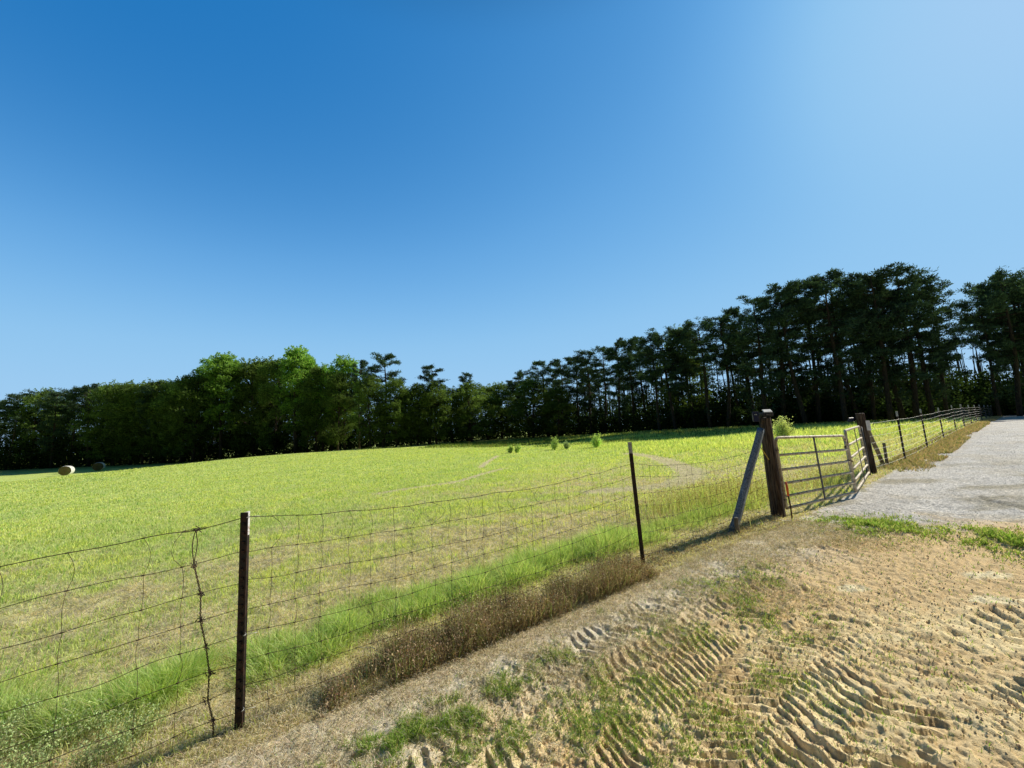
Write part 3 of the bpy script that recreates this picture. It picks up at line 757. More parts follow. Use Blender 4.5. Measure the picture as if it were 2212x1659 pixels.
HG = np.array([1.06, .93, .76, .61, .48, .34, .22, .11, .02])
mw, ms, _ = span(P2, GL, P2t, GLt, .15, HB, HG, .12, 70, .05, r=.0017)
fb(mw, 'line_wire', M_wire); fb(ms, 'stay_wire', M_wire)
# heavy splice of doubled, twisted wire left of the first post
def splice():
    mb = MB(); k = int(len(Lw[0]) * (1 - .27 / np.linalg.norm(P1 - P0)))
    pts = [Lw[i][k + int(i * .6) ] for i in range(len(Lw))]
    d = (P1 - P0) / np.linalg.norm(P1 - P0)
    for ph in (0, math.pi):
        Q = []
        for i in range(len(pts) - 1):
            for u in np.linspace(0, 1, 14, endpoint=False):
                w = pts[i] * (1 - u) + pts[i+1] * u; amp = .012 * math.sin(math.pi * u) if i == 0 else .0035
                th = ph + (u * 1.5 if i == 0 else u * 22)
                Q.append(w + d * amp * math.cos(th) + np.array([0, .5, .2]) * amp * math.sin(th))
        mb.tube(np.array(Q), .0025, 5)
    for p in pts:
        for q in range(7):
            a = rng.normal(size=3) * .012; b = rng.normal(size=3) * .012
            mb.tube(np.array([p + a, p + (a + b) / 2 + rng.normal(size=3) * .004, p + b]), .0026, 5)
    for q in range(16):
        c = pts[0] + d * (q - 8) * .007; mb.tube(np.array([c + (0, 0, -.006), c + (0, .006, .004), c + (0, 0, .008)]), .003, 5)
    o = fb(mb, 'wire_splice', M_wire); props(o, 'thick knotted double wire joining two lengths of fence mesh')
splice()
def clips():
    for i in (0, 4, 7):
        mb = MB()
        c = P1 + (P1t - P1) / np.linalg.norm(P1t - P1) * (HW[i]); th = np.linspace(0, 4.6, 16)
        mb.tube(np.stack([c[0] + .03 * np.cos(th - .6), c[1] - .004 + .022 * np.sin(th - .6), c[2] + .004 * th], -1), .0018, 5)
        mb.tube(np.array([c + (.03, -.012, 0), c + (.06, .0, .006), c + (.09, .02, .002)]), .0016, 5)
        fb(mb, 'wire_clip', M_wirelite); mb = MB()
        c = P2 + (P2t - P2) / np.linalg.norm(P2t - P2) * (HB[i])
        mb.tube(np.stack([c[0] + .026 * np.cos(th - .6), c[1] + .02 * np.sin(th - .6), c[2] + .004 * th], -1), .0018, 5); fb(mb, 'wire_clip', M_wirelite)
    pass
clips()
# loose pale wire ends trailing over the ground beneath the fence
def loose():
    for (u0, v0, u1, v1, k) in [(760,1408,880,1432,1),(1190,1262,1400,1205,2),(1430,1200,1570,1148,3),(1620,1146,1720,1128,4),(720,1470,830,1450,5)]:
        mb = MB(); a = gp(u0, v0); b = gp(u1, v1); n = 40; t = np.linspace(0, 1, n)
        P = a[None] * (1 - t)[:, None] + b[None] * t[:, None]; P[:, 2] += .02 + .05 * np.sin(t * math.pi) ; P = wob(P, .02, k, 5)
        mb.tube(P, .0017, 5); fb(mb, 'loose_wire', M_wirelite)
loose()

# ------------------------------------------------------------------ gate posts
def round_post(mb, a, b, r0, r1, seed, k=44, m=70, ext=.12):
    a = np.asarray(a, float); b = np.asarray(b, float); ax = b - a; L = np.linalg.norm(ax); ax /= L
    A = np.cross(ax, (0, 1, 0)); A /= np.linalg.norm(A); B = np.cross(ax, A)
    t = np.linspace(-ext / L, 1, m); th = np.arange(k) * 2 * math.pi / k
    T, TH = np.meshgrid(t, th, indexing='ij')
    c, s = np.cos(TH), np.sin(TH)
    sq = 1 + .05 * np.cos(4 * TH)                        # slightly squared old timber
    g = fbm(TH * 4.2 + 10, T * 2.2, 1.0, 3, seed); g2 = fbm(c * 9 + 40, s * 9 + T * 3, 1.0, 3, seed + 3)
    rad = (r0 * (1 - T) + r1 * T) * sq * (1 + (g - .5) * .16) - sst(.56, .68, g2) * .010
    rad = np.where(T > .985, rad * .96, rad)
    V = a[None, None] + ax * (T * L)[..., None] + rad[..., None] * (c[..., None] * A + s[..., None] * B)
    V[-1] += ((fbm(c[-1] * 3, s[-1] * 3, 1, 2, seed + 9) - .5) * .02)[:, None] * ax
    i, j = np.meshgrid(np.arange(m - 1), np.arange(k), indexing='ij'); j2 = (j + 1) % k
    F = np.stack([i * k + j, i * k + j2, (i + 1) * k + j2, (i + 1) * k + j], -1).reshape(-1, 4)
    V = np.vstack([V.reshape(-1, 3), (a + ax * (L - .006))[None]]); jj = np.arange(k)
    mb.F3.append(np.stack([np.full(k, m * k), (m-1)*k + jj, (m-1)*k + (jj + 1) % k], -1) + mb.n)
    mb.add(V, F)
def timber(mb, a, b, w, dpt, seed=0, twist=None):
    a = np.asarray(a, float); b = np.asarray(b, float); ax = b - a; L = np.linalg.norm(ax); ax /= L
    A = np.asarray(twist if twist is not None else (1, 0, 0), float); A -= ax * (A @ ax); A /= np.linalg.norm(A); B = np.cross(ax, A)
    m = 24; c = .12
    prof = [(-1, -1 + c), (-1 + c, -1), (1 - c, -1), (1, -1 + c), (1, 1 - c), (1 - c, 1), (-1 + c, 1), (-1, 1 - c)]
    V = []
    for i in range(m):
        t = i / (m - 1); e = (vnoise(np.array(t * 5.), np.array(0.), seed) - .5) * .012
        for (p, q) in prof:
            V.append(a + ax * L * t + A * (p * w / 2 + e) + B * (q * dpt / 2 + (vnoise(np.array(t * 9. + p), np.array(q * 3.), seed) - .5) * .006))
    V = np.array(V); k = 8
    i, j = np.meshgrid(np.arange(m - 1), np.arange(k), indexing='ij'); j2 = (j + 1) % k
    F = np.stack([i * k + j, i * k + j2, (i + 1) * k + j2, (i + 1) * k + j], -1).reshape(-1, 4)
    V = np.vstack([V, a, b]); jj = np.arange(k)
    mb.F3.append(np.vstack([np.stack([np.full(k, m*k), (jj + 1) % k, jj], -1), np.stack([np.full(k, m*k+1), (m-1)*k+jj, (m-1)*k+(jj+1) % k], -1)]) + mb.n)
    mb.add(V, F)

gpl = thing('gate_post', GL, 'thick weathered wooden post holding the near gate leaf, propped by a long grey brace', 'gate post')
def gb(mb, name, mat, parent, org, **kw):
    mb.V = [v - org for v in mb.V]; return mb.build(name, mat, parent, **kw)
m_ = MB(); round_post(m_, GL, GLt, .096, .078, 200); gb(m_, 'post', M_post, gpl, GL)
BA = gp(1580, 1150); BA[2] -= .04; BT = at(1644, 928, GLy - .13)
m_ = MB(); timber(m_, BA, BT, .085, .10, 3, (.8, -.55, 0)); o = gb(m_, 'brace', M_brace, gpl, GL); props(o, 'long grey timber leaning from the ground to the post top')
m_ = MB(); s0 = gp(1596, 1152); timber(m_, s0 - (0, 0, .08), s0 + (-.02, 0, .20), .05, .05, 5, (.8, -.5, 0)); gb(m_, 'stake', M_oldwood, gpl, GL)
# fittings on the post top
lt = thing('gate_light', GLt, 'small black lamp housing with a painted reflection top plate on the thick near gate post', 'light')
m_ = MB(); m_.box((.005, -.02, .045), (.165, .13, .06)); gb(m_, 'housing', M_black, lt, np.zeros(3), smooth=False, bevel=.006)
m_ = MB(); ax3 = ((1, 0, 0), (0, math.cos(.7), math.sin(.7)), (0, -math.sin(.7), math.cos(.7))); m_.box((.02, -.045, .100), (.125, .06, .012), ax3); gb(m_, 'reflection_plate', M_white, lt, np.zeros(3), smooth=False)  # plate coloured white to stand for the bright reflection on top
m_ = MB()
for q in range(4): m_.box((-.02 + q * .027, -.09, .045), (.018, .012, .022))
gb(m_, 'lens', M_gatedark, lt, np.zeros(3), smooth=False)
sp_ = thing('solar_panel', GLt + np.array([-.15, -.02, -.01]), 'small dark blue panel fixed on the left of the thick near gate post top', 'solar panel')
m_ = MB(); m_.box((0, 0, .03), (.085, .022, .15)); gb(m_, 'panel', M_navy, sp_, np.zeros(3), smooth=False, bevel=.003)
for c_, z_ in (((-.046, 0, .025), (.004, .02, .12)), ((.045, 0, .03), (.004, .026, .15))):
    m_ = MB(); m_.box(c_, z_); gb(m_, 'edge_trim', M_gatedark, sp_, np.zeros(3), smooth=False)
for q in (-.018, .008):
    m_ = MB(); m_.tube([(q, -.012, .055), (q + .006, -.014, .068)], .005, 6); gb(m_, 'screw', M_white, sp_, np.zeros(3))
m_ = MB(); m_.tube([(.03, .01, -.02), (.07, .01, -.06), (.13, .01, -.07)], .009, 6); gb(m_, 'bracket', M_black, sp_, np.zeros(3))
m_ = MB(); m_.tube([(.04, 0, .055), (.09, .0, .06), (.13, 0, .064)], .003, 5); gb(m_, 'cable', M_black, sp_, np.zeros(3))
ys = thing('yellow_strap', at(1650, 975, GLy - .1), 'thin yellow strap hanging from the left side of the near gate post', 'strap')
m_ = MB(); a = at(1643, 966, GLy - .11) ; b = at(1661, 993, GLy - .125); c = at(1641, 962, GLy - .1); o0 = np.array(ys.location)
m_.tube(np.array([c, a, (a + b) / 2, b]) - o0, .0055, 6); gb(m_, 'strap', M_yellow, ys, np.zeros(3))

GRb = gp(1884, 1022); GRt = at(1857, 893, GRb[1])
gpr = thing('gate_post', GRb, 'dark wooden post behind the far gate leaf, with a notice and a short brace', 'gate post')
m_ = MB(); round_post(m_, GRb, GRt, .098, .09, 300); gb(m_, 'post', M_post, gpr, GRb)
b0 = gp(1909, 1003); m_ = MB(); timber(m_, b0 - (0, 0, .05), at(1869, 917, GRb[1] + .06), .085, .07, 8, (.8, -.6, 0)); gb(m_, 'brace', M_oldwood, gpr, GRb)
b1 = gp(1917, 1005); m_ = MB(); round_post(m_, b1, at(1909, 957, b1[1]), .038, .034, 310, 16, 20); gb(m_, 'stake', M_oldwood, gpr, GRb)
sg = thing('notice', at(1876, 919, GRb[1] - .12), 'small white paper notice fixed to the side of the far gate post', 'sign')
axn = (np.array((.97, .1, .0)), np.array((-.1, .97, 0)), np.array((0., 0, 1))); axn = tuple(v / np.linalg.norm(v) for v in axn)
ax_t = (GRt - GRb) / np.linalg.norm(GRt - GRb)
axn = (axn[0], axn[1], ax_t)
m_ = MB(); m_.box((0, 0, 0), (.105, .004, .235), axn); gb(m_, 'board', M_white, sg, np.zeros(3), smooth=False)
m_ = MB()
for q in range(7): m_.box(ax_t * (.09 - q * .028) - axn[1] * .0035 + axn[0] * .0, ((.07, .05, .075, .04, .07, .06, .03)[q], .0015, .006), axn)
gb(m_, 'lettering', M_print, sg, np.zeros(3), smooth=False)
gl2 = thing('solar_panel', GRt + np.array([-.19, .05, -.14]), 'small dark tilted panel on the left side of the far gate post', 'solar panel')
m_ = MB(); ax3 = ((1, 0, 0), (0, .8, .6), (0, -.6, .8)); m_.box((0, 0, 0), (.14, .02, .11), ax3); gb(m_, 'panel', M_navy, gl2, np.zeros(3), smooth=False, bevel=.003)
m_ = MB(); m_.tube([(.05, .01, -.03), (.1, .0, -.07), (.16, 0, -.09)], .006, 6); gb(m_, 'bracket', M_black, gl2, np.zeros(3))

# ------------------------------------------------------------------ gates
def yfrom(u, v, below):                 # forward distance at which a map position lies `below` metres under the eye
    d = ray(u, v); return -below * d[1] / d[2]
A_b = at(1699, 1098, yfrom(1699, 1098, 1.36)); B_b = at(1848, 1063, yfrom(1848, 1063, 1.36)); C_b = at(1877, 1020, yfrom(1877, 1020, 1.36))
B_b2 = B_b + (C_b - B_b) / np.linalg.norm(C_b - B_b) * .07
def gate(a, b, at_, bt_, label, side, rails=6, thick=False, name='metal_gate', mat=M_gate):
    root = thing(name, a, label, 'gate')
    ua = (at_ - a); ub = (bt_ - b)
    fr = [0, .195, .385, .575, .76, 1.0]      # heights measured from the bottom rail, gaps widening upward
    fr = [0, .165, .345, .54, .75, 1.0]
    d = (b - a) / np.linalg.norm(b - a)
    # outer frame: top rail with rounded corners and both end uprights
    cr = .085; P = []
    up = ua / np.linalg.norm(ua); H = np.linalg.norm(ua); H2 = np.linalg.norm(ub); up2 = ub / H2
    P.append(a)
    for s in np.linspace(0, 1, 14): P.append(a + up * (H - cr) * s)
    for th in np.linspace(0, math.pi / 2, 7)[1:]: P.append(a + up * (H - cr + cr * math.sin(th)) + d * cr * (1 - math.cos(th)))
    q0 = a + up * H + d * cr; q1 = b + up2 * H2 - d * cr
    for s in np.linspace(0, 1, 12)[1:]: P.append(lerp(q0, q1, s))
    for th in np.linspace(0, math.pi / 2, 7)[1:]: P.append(b + up2 * (H2 - cr + cr * math.cos(th)) - d * cr * (1 - math.sin(th)))
    for s in np.linspace(1, 0, 14): P.append(b + up2 * (H2 - cr) * s)
    m = MB(); m.tube(np.array(P), .022, 12); gb(m, 'frame', mat, root, a)
    for f in fr[:-1]:
        m = MB(); m.tube(np.array([lerp(a + ua * f, b + ub * f, s) for s in np.linspace(0, 1, 8)]), .020, 12)
        gb(m, 'rail', mat, root, a)
    mid = lerp(a, b, .5); midt = lerp(a + ua, b + ub, .5); off = np.cross(d, (0, 0, 1)) * .022
    m = MB(); m.box((mid + midt) / 2 + off, (.036, .012, np.linalg.norm(midt - mid)), (d, np.cross((0, 0, 1), d), (midt - mid) / np.linalg.norm(midt - mid)))
    gb(m, 'upright_brace', M_gatedark, root, a, smooth=False)
    for e, (p, u_) in enumerate([(a, ua), (b, ub)]):
        if e == side:
            for f in (.12, .82): m = MB(); m.tube([p + u_ * f - d * .05 * (1 if e == 0 else -1), p + u_ * f + d * .03 * (1 if e == 0 else -1)], .016, 8); gb(m, 'hinge', M_gatedark, root, a)
        else:
            m = MB(); m.tube([p + u_ * .80 - d * .06, p + u_ * .80 + d * .06], .013, 8); gb(m, 'latch', M_black, root, a)
    return root
A_t = at(1674, 946, A_b[1]); B_t = at(1823, 941, B_b[1]); B_t2 = at(1825, 930, B_b2[1]); C_t = at(1855, 921, C_b[1])
gate(A_b, B_b, A_t, B_t, 'near tubular metal gate leaf with six rails hung on the thick braced post', 0)
gate(B_b2, C_b, B_t2, C_t, 'far tubular metal gate leaf angled away toward the post with the notice', 1)
# end pipe beside the far post
pp = thing('gate_pipe', C_b, 'dark round steel pipe standing between the far gate leaf and its wooden post', 'pipe')
m_ = MB(); m_.tube(np.array([(.03, .05, -.12), (.03, .05, .3), (.02, .05, .7), (.0, .05, np.linalg.norm(C_t - C_b) - .02)]) + np.array([[0, 0, 0]] * 4), .038, 16); m_.build('pipe', M_gatedark, pp)
ch = thing('gate_chain', lerp(B_b, B_t, .55), 'rusty chain looped around the meeting ends of the two gate leaves', 'chain')
m_ = MB()
for q in range(14):
    th = q / 14 * 2 * math.pi; c = np.array([.05 * math.cos(th), .035 * math.sin(th), .012 * math.sin(2 * th)]); tt = np.linspace(0, 2 * math.pi, 9)
    e = np.array([-math.sin(th), math.cos(th), 0]); g = np.array([0, 0, 1.]) if q % 2 else np.array([math.cos(th), math.sin(th), 0])
    m_.tube(c + np.cos(tt)[:, None] * e * .016 + np.sin(tt)[:, None] * g * .009, .0035, 5, False)
for q in range(5):
    c = np.array([.05, -.02, -.015 - q * .026]); tt = np.linspace(0, 2 * math.pi, 9); g = np.array([1., 0, 0]) if q % 2 else np.array([0, 1., 0])
    m_.tube(c + np.cos(tt)[:, None] * np.array([0, 0, 1.]) * .016 + np.sin(tt)[:, None] * g * .009, .0035, 5, False)
m_.build('links', M_rust, ch)
# marker stake
K0 = gp(1712, 1124); Kt = at(1697.5, 1041, K0[1])
mk = thing('marker_stake', K0, 'thin rusty rod with an orange painted top in front of the near gate leaf', 'stake')
m_ = MB(); m_.tube(np.array([K0 - (0, 0, .1), lerp(K0, Kt, .4) + (.006, 0, 0), lerp(K0, Kt, .66)]) - K0, .010, 8); m_.build('rod', M_rust, mk)
m_ = MB(); m_.tube(np.array([lerp(K0, Kt, .64), lerp(K0, Kt, .84) + (.003, 0, 0), Kt]) - K0, (.014, .016, .013), 8); m_.build('orange_tip', M_orange, mk)

# ------------------------------------------------------------------ far fence along the drive
def far_fence():
    spec = [(1930, 994.6, 1912.6, 889.7, 11.1), (1975, 969.7, 1962, 884, 13.7), (2013, 950, 2001.6, 879, 16.6), (2038, 933, 2028, 876, 19.8),
            (2060, 925, 2053, 873.5, 22.8), (2079.7, 918, 2073, 872, 26.0), (2096, 914, 2088.6, 871.5, 29.2), (2108, 911, 2102, 872, 32.6), (2119, 909, 2112, 873, 36.5), (2127, 907, 2121, 874, 40.5), (2134, 905, 2128, 877, 44.6)]
    d = FENCE[6] - FENCE[5]; posts = []
    for (u, v, ut, vt, y) in spec:
        x = FENCE[5][0] + (y - FENCE[5][1]) * d[0] / d[1]; p = base(x, y); top = p + np.array([-.02, 0, 1.38 + rng.uniform(-.04, .04)]); posts.append((p, top))
    org = posts[0][0]; root = thing('wire_fence', org, 'straight new wire fence on thin steel posts along the gravel drive', 'fence')
    for k, (p, t) in enumerate(posts):
        a = MB(); b = MB(); tpost(a, b, p, t, .15, .034 if k < 4 else .05, face=(.5, -1, 0), lug=k < 4)
        o = gb(a, 'fence_post', M_tpost, root, org, smooth=False); gb(b, 'painted_tip', M_tipold, o, org, smooth=False)
    m = MB(); st = MB(); heights = [1.18, 1.02, .86, .70, .54, .39, .25, .12]
    seq = [(GRb, GRt)] + posts
    for h in heights:
        P = []
        for k in range(len(seq) - 1):
            (a, at_), (b, bt_) = seq[k], seq[k + 1]
            for s in np.linspace(0, 1, 10, endpoint=False):
                w = lerp(a, b, s) + np.array([0, 0, h - .02 * math.sin(math.pi * s)]); P.append(w)
        P.append(seq[-1][0] + np.array([0, 0, h])); P = np.array(P)
        rad = np.clip(.0024 + .00012 * (P[:, 1] - 8), .0024, .007)
        m.tube(wob(P, .006, int(h * 100)), rad, 4)
    gb(m, 'line_wire', M_wirelite, root, org)
    for k in range(6):
        (a, _), (b, _) = seq[k], seq[k + 1]; n = int(np.linalg.norm(b - a) / .3)
        for j in range(1, n):
            w = lerp(a, b, j / n); st.tube(np.array([w + (0, 0, .12), w + (.004, 0, .6), w + (0, 0, 1.17)]), .0013, 4)
    gb(st, 'stay_wire', M_wirelite, root, org)
far_fence()

# ------------------------------------------------------------------ hay bales
def bale(u, v, y, rz, label, shade=1.0, r=.68, ln=1.25):
    p = at(u, v, y); p[2] = zt(p[0], p[1]); root = thing('hay_bale', p, label, 'hay bale', 'round hay bales at the field edge')
    k, m = 64, 16; th = np.arange(k) * 2 * math.pi / k; xs = np.linspace(-ln / 2, ln / 2, m)
    X, TH = np.meshgrid(xs, th, indexing='ij')
    rad = r * (1 - .05 * (np.abs(X) / (ln / 2)) ** 6) * (1 + (fbm(TH * 9, X * 7, 1, 4, 5) - .5) * .11)
    V = np.stack([X, rad * np.cos(TH), r * .97 + rad * np.sin(TH) * np.where(np.sin(TH) < 0, .96, 1)], -1).reshape(-1, 3)
    i, j = np.meshgrid(np.arange(m - 1), np.arange(k), indexing='ij'); j2 = (j + 1) % k
    F = np.stack([i * k + j, i * k + j2, (i + 1) * k + j2, (i + 1) * k + j], -1).reshape(-1, 4)
    t = MB(); t.add(V, F, np.array((.84, .84, .82)) * (.7 + .5 * fbm(TH * 14, X * 16, 1, 3, 8).reshape(-1, 1))); rot = Matrix.Rotation(rz, 3, 'Z')
    root.rotation_euler = (0, 0, rz); t.build('net_wrap', M_straw, root)
    for sx in (-1, 1):
        e = MB()
        nr = 22; V = []; C = []
        for a_ in range(nr + 1):
            q = a_ / nr
            for b_ in th:
                rr = r * .955 * q; sp = math.sin(q * 38 + b_) * .018
                V.append((sx * (ln / 2 - .005 + sp - .05 * q ** 6 + rng.uniform(-.012, .012)), rr * math.cos(b_), r * .97 + rr * math.sin(b_) * (.96 if math.sin(b_) < 0 else 1)))
                c_ = .55 + .45 * math.sin(q * 38 + b_); C.append((.10 + .26 * c_ * rng.random(), .085 + .21 * c_ * rng.random(), .05 + .10 * c_ * rng.random()))
        V = np.array(V); i, j = np.meshgrid(np.arange(nr), np.arange(k), indexing='ij'); j2 = (j + 1) % k
        F = np.stack([i * k + j, i * k + j2, (i + 1) * k + j2, (i + 1) * k + j], -1).reshape(-1, 4)
        if sx < 0: F = F[:, ::-1]
        e.V.append(V); e.F4.append(F + e.n); e.n += len(V); e.C.append(np.array(C))
        e.build('rolled_end', M_straw, root, smooth=False)
bale(143, 1026, 56, R_(-58), 'round hay bale in sunlight at the far left field edge')
bale(213, 1017, 64, R_(-55), 'round hay bale in the dark shade of the left trees')

# ------------------------------------------------------------------ trees
def leaves_mesh(C, D, size, width, col, mb):     # one triangle-pair spray per leaf: base C, direction D
    n = len(C); S = rng.normal(size=(n, 3)); S = np.cross(D, S); S /= np.linalg.norm(S, axis=1)[:, None] + 1e-9
    s = np.broadcast_to(size, (n,))[:, None]; w = np.broadcast_to(width, (n,))[:, None]
    m = C + D * s * .5
    V = np.stack([C, m + S * w / 2, C + D * s, m - S * w / 2], 1).reshape(-1, 3)
    mb.add(V, np.arange(n * 4).reshape(-1, 4), np.repeat(col, 4, 0))
def unit(a): return a / (np.linalg.norm(a, axis=-1, keepdims=True) + 1e-9)
def pine_meshes(seed, H=17.0, spread=2.6, cb=.42, dense=1.0, low=True, tint=(.045, .075, .032)):
    g = np.random.default_rng(seed); tr = MB(); cr = MB()
    k = 12; t = np.linspace(0, 1, k); bend = g.normal(size=2) * .35
    P = np.stack([bend[0] * np.sin(t * 2.2) + .12 * np.sin(t * 7 + seed), bend[1] * np.sin(t * 1.9), t * H * .97], -1)
    P[0, 2] = -.4
    tr.tube(P, .21 * (1 - t) ** .75 + .025, 8)
    def tp(z): 
        q = np.clip(z / (H * .97), 0, 1); return np.array([np.interp(q, t, P[:, i]) for i in range(3)])
    nb = int(46 * dense); C = []; D = []; K = []
    for b in range(nb):
        f = cb + (1 - cb) * (b + g.random()) / nb
        z = f * H; q = (f - cb) / (1 - cb)
        prof = (math.sin(math.pi * (q * .70 + .20)) ** .75) * (.6 + .5 * g.random())
        if q < .35 and g.random() < .35: prof *= .5
        L = spread * prof + .25; a = g.random() * 2 * math.pi
        o = tp(z); rise = .15 + .55 * q + g.normal() * .12
        n = 6; s = np.linspace(0, 1, n)
        d = np.array([math.cos(a), math.sin(a), 0])
        B = o + d * (L * s)[:, None] + np.array([0, 0, 1.])[None] * (rise * L * .6 * s ** 1.4 - .1 * L * s)[:, None]
        B += g.normal(size=B.shape) * .05 * s[:, None]
        tr.tube(B, (.035 + .02 * L / spread) * (1 - s * .75), 4, False)
        nc = int((5 + 8 * L / spread) * dense)
        for c in range(nc):
            u = .3 + .7 * g.random() ** .7; i = u * (n - 1); i0 = min(n - 2, int(i)); w = B[i0] + (B[i0+1] - B[i0]) * (i - i0)
            side = g.normal(size=3) * np.array([.26, .26, .14]) * (.4 + L / spread * .7)
            cc = w + side; nl = int(g.integers(16, 26))
            dd = unit(g.normal(size=(nl, 3)) + np.array([0, 0, .55]) + d * .35)
            C.append(cc + g.normal(size=(nl, 3)) * np.array([.13, .13, .09])); D.append(dd)
            K.append(np.repeat([.7 + .6 * g.random()], nl) * (1 + .25 * g.normal(size=nl)))
            if c % 2 == 0: tr.tube(np.array([w, (w + cc) / 2 + (0, 0, .03), cc]), .012, 3, False)
    if low:           # dead and dying snags below the crown
        for b in range(20):
            z = H * g.uniform(.12, max(cb, .3)); a = g.random() * 2 * math.pi; L = g.uniform(.5, 1.9); o = tp(z); s = np.linspace(0, 1, 4)
            B = o + np.array([math.cos(a), math.sin(a), g.uniform(-.3, .3)])[None] * (L * s)[:, None]; B[2:] += g.normal(size=(2, 3)) * .08
            tr.tube(B, .022 * (1 - s * .8), 4, False)
            if g.random() < .55:
                nl = 26; C.append(B[-1] + g.normal(size=(nl, 3)) * .22); D.append(unit(g.normal(size=(nl, 3)) + (0, 0, .4))); K.append(np.full(nl, .8))
    C = np.vstack(C); D = np.vstack(D); K = np.clip(np.concatenate(K), .35, 1.8)
    col = np.array(tint)[None] * K[:, None]
    leaves_mesh(C, D, .36 * rng.uniform(.7, 1.2, len(C)), .085, col, cr)
    return tr, cr
def broad_meshes(seed, H=13.0, Rw=3.2, cb=.22, tint=(.05, .09, .03), nblob=70, slim=1.0, leaf=.21):
    g = np.random.default_rng(seed); tr = MB(); cr = MB(); t = np.linspace(0, 1, 8)
    P = np.stack([.3 * np.sin(t * 2 + seed), .3 * np.sin(t * 1.5 + 2 * seed), t * H * .8], -1); P[0, 2] = -.3
    tr.tube(P, .2 * (1 - t * .8), 8)
    C = []; D = []; K = []
    for b in range(nblob):
        q = g.random(); z = H * (cb + (1 - cb) * q * .96)
        prof = (math.sin(math.pi * (q * .82 + .14)) ** .6) * Rw * slim
        a = g.random() * 2 * math.pi; rr = prof * g.uniform(.45, 1.0); c = np.array([rr * math.cos(a), rr * math.sin(a), z])
        br = g.uniform(.55, 1.15) * (Rw / 3.2) ** .5
        o = np.array([np.interp(max(0, z - rr * .6) / (H * .8), t, P[:, 0]), 0, max(.5, z - rr * .6)])
        tr.tube(np.array([o, (o + c) / 2 + (0, 0, .15), c]), (.05, .035, .012), 4, False)
        nl = int(150 * br / .7)
        v = unit(g.normal(size=(nl, 3))); rad = br * g.uniform(.45, 1.05, nl)[:, None]
        C.append(c + v * rad * np.array([1.1, 1.1, .62])); D.append(unit(v + g.normal(size=(nl, 3)) * .8 + (0, 0, -.15))); K.append(np.full(nl, g.uniform(.6, 1.4) * (.62 + .5 * q)) * (1 + .25 * g.normal(size=nl)))  # leaves coloured darker toward the crown base, shade painted into the tint
        # twig sprays breaking the outline
        for q_ in range(4):
            vv = unit(g.normal(size=3) + (0, 0, .5)); nl = 14
            s_ = g.random(nl)[:, None]; C.append(c + vv * (br * .8 + s_ * .5) + g.normal(size=(nl, 3)) * .07); D.append(unit(g.normal(size=(nl, 3)) + vv)); K.append(np.full(nl, 1.1))
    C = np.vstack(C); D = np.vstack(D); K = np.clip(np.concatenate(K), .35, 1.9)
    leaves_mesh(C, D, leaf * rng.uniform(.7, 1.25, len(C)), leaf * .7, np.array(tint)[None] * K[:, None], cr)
    return tr, cr
VAR = {}
def variant(kind, i, fn, mleaf):
    tr, cr = fn
    V = np.vstack(tr.V); mt = mesh_np('trunk', V, tr.F3, tr.F4, np.vstack(tr.C), M_bark)
    mc = mesh_np('crown', np.vstack(cr.V), cr.F3, cr.F4, np.vstack(cr.C), mleaf, False)
    VAR.setdefault(kind, []).append((mt, mc, float(np.percentile(np.vstack(cr.V)[:, 2], 99.7))))
for i in range(6): variant('P', i, pine_meshes(100 + i, 17, 2.7 + .25 * (i % 3), .24 + .08 * (i % 3), 1.15, tint=(.085, .14, .085)), M_pine)
for i in range(3): variant('Q', i, pine_meshes(140 + i, 17, 3.0, .52, .95, tint=(.085, .14, .08)), M_pine)
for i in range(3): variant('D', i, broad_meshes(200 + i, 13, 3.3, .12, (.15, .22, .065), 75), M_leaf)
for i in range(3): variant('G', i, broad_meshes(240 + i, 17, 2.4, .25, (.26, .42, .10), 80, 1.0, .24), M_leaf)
PINE_N = 0
def put_tree(kind, u, vtop, y, name, label, group, wide=1.0, sink=0):
    top = at(u, vtop, y); x = top[0]
    p = base(x, y); H = top[2] - p[2]
    mt, mc, h0 = VAR[kind][int(rng.integers(len(VAR[kind])))]
    root = thing(name, p, label, 'tree', group)
    s = H / h0; sw = s ** .5 * wide
    root.scale = (sw, sw, s); root.rotation_euler = (0, 0, rng.uniform(0, 6.28))
    for nm, me in (('trunk', mt), ('crown', mc)):
        o = bpy.data.objects.new(nm, me); COL.objects.link(o); o.parent = root
    return root
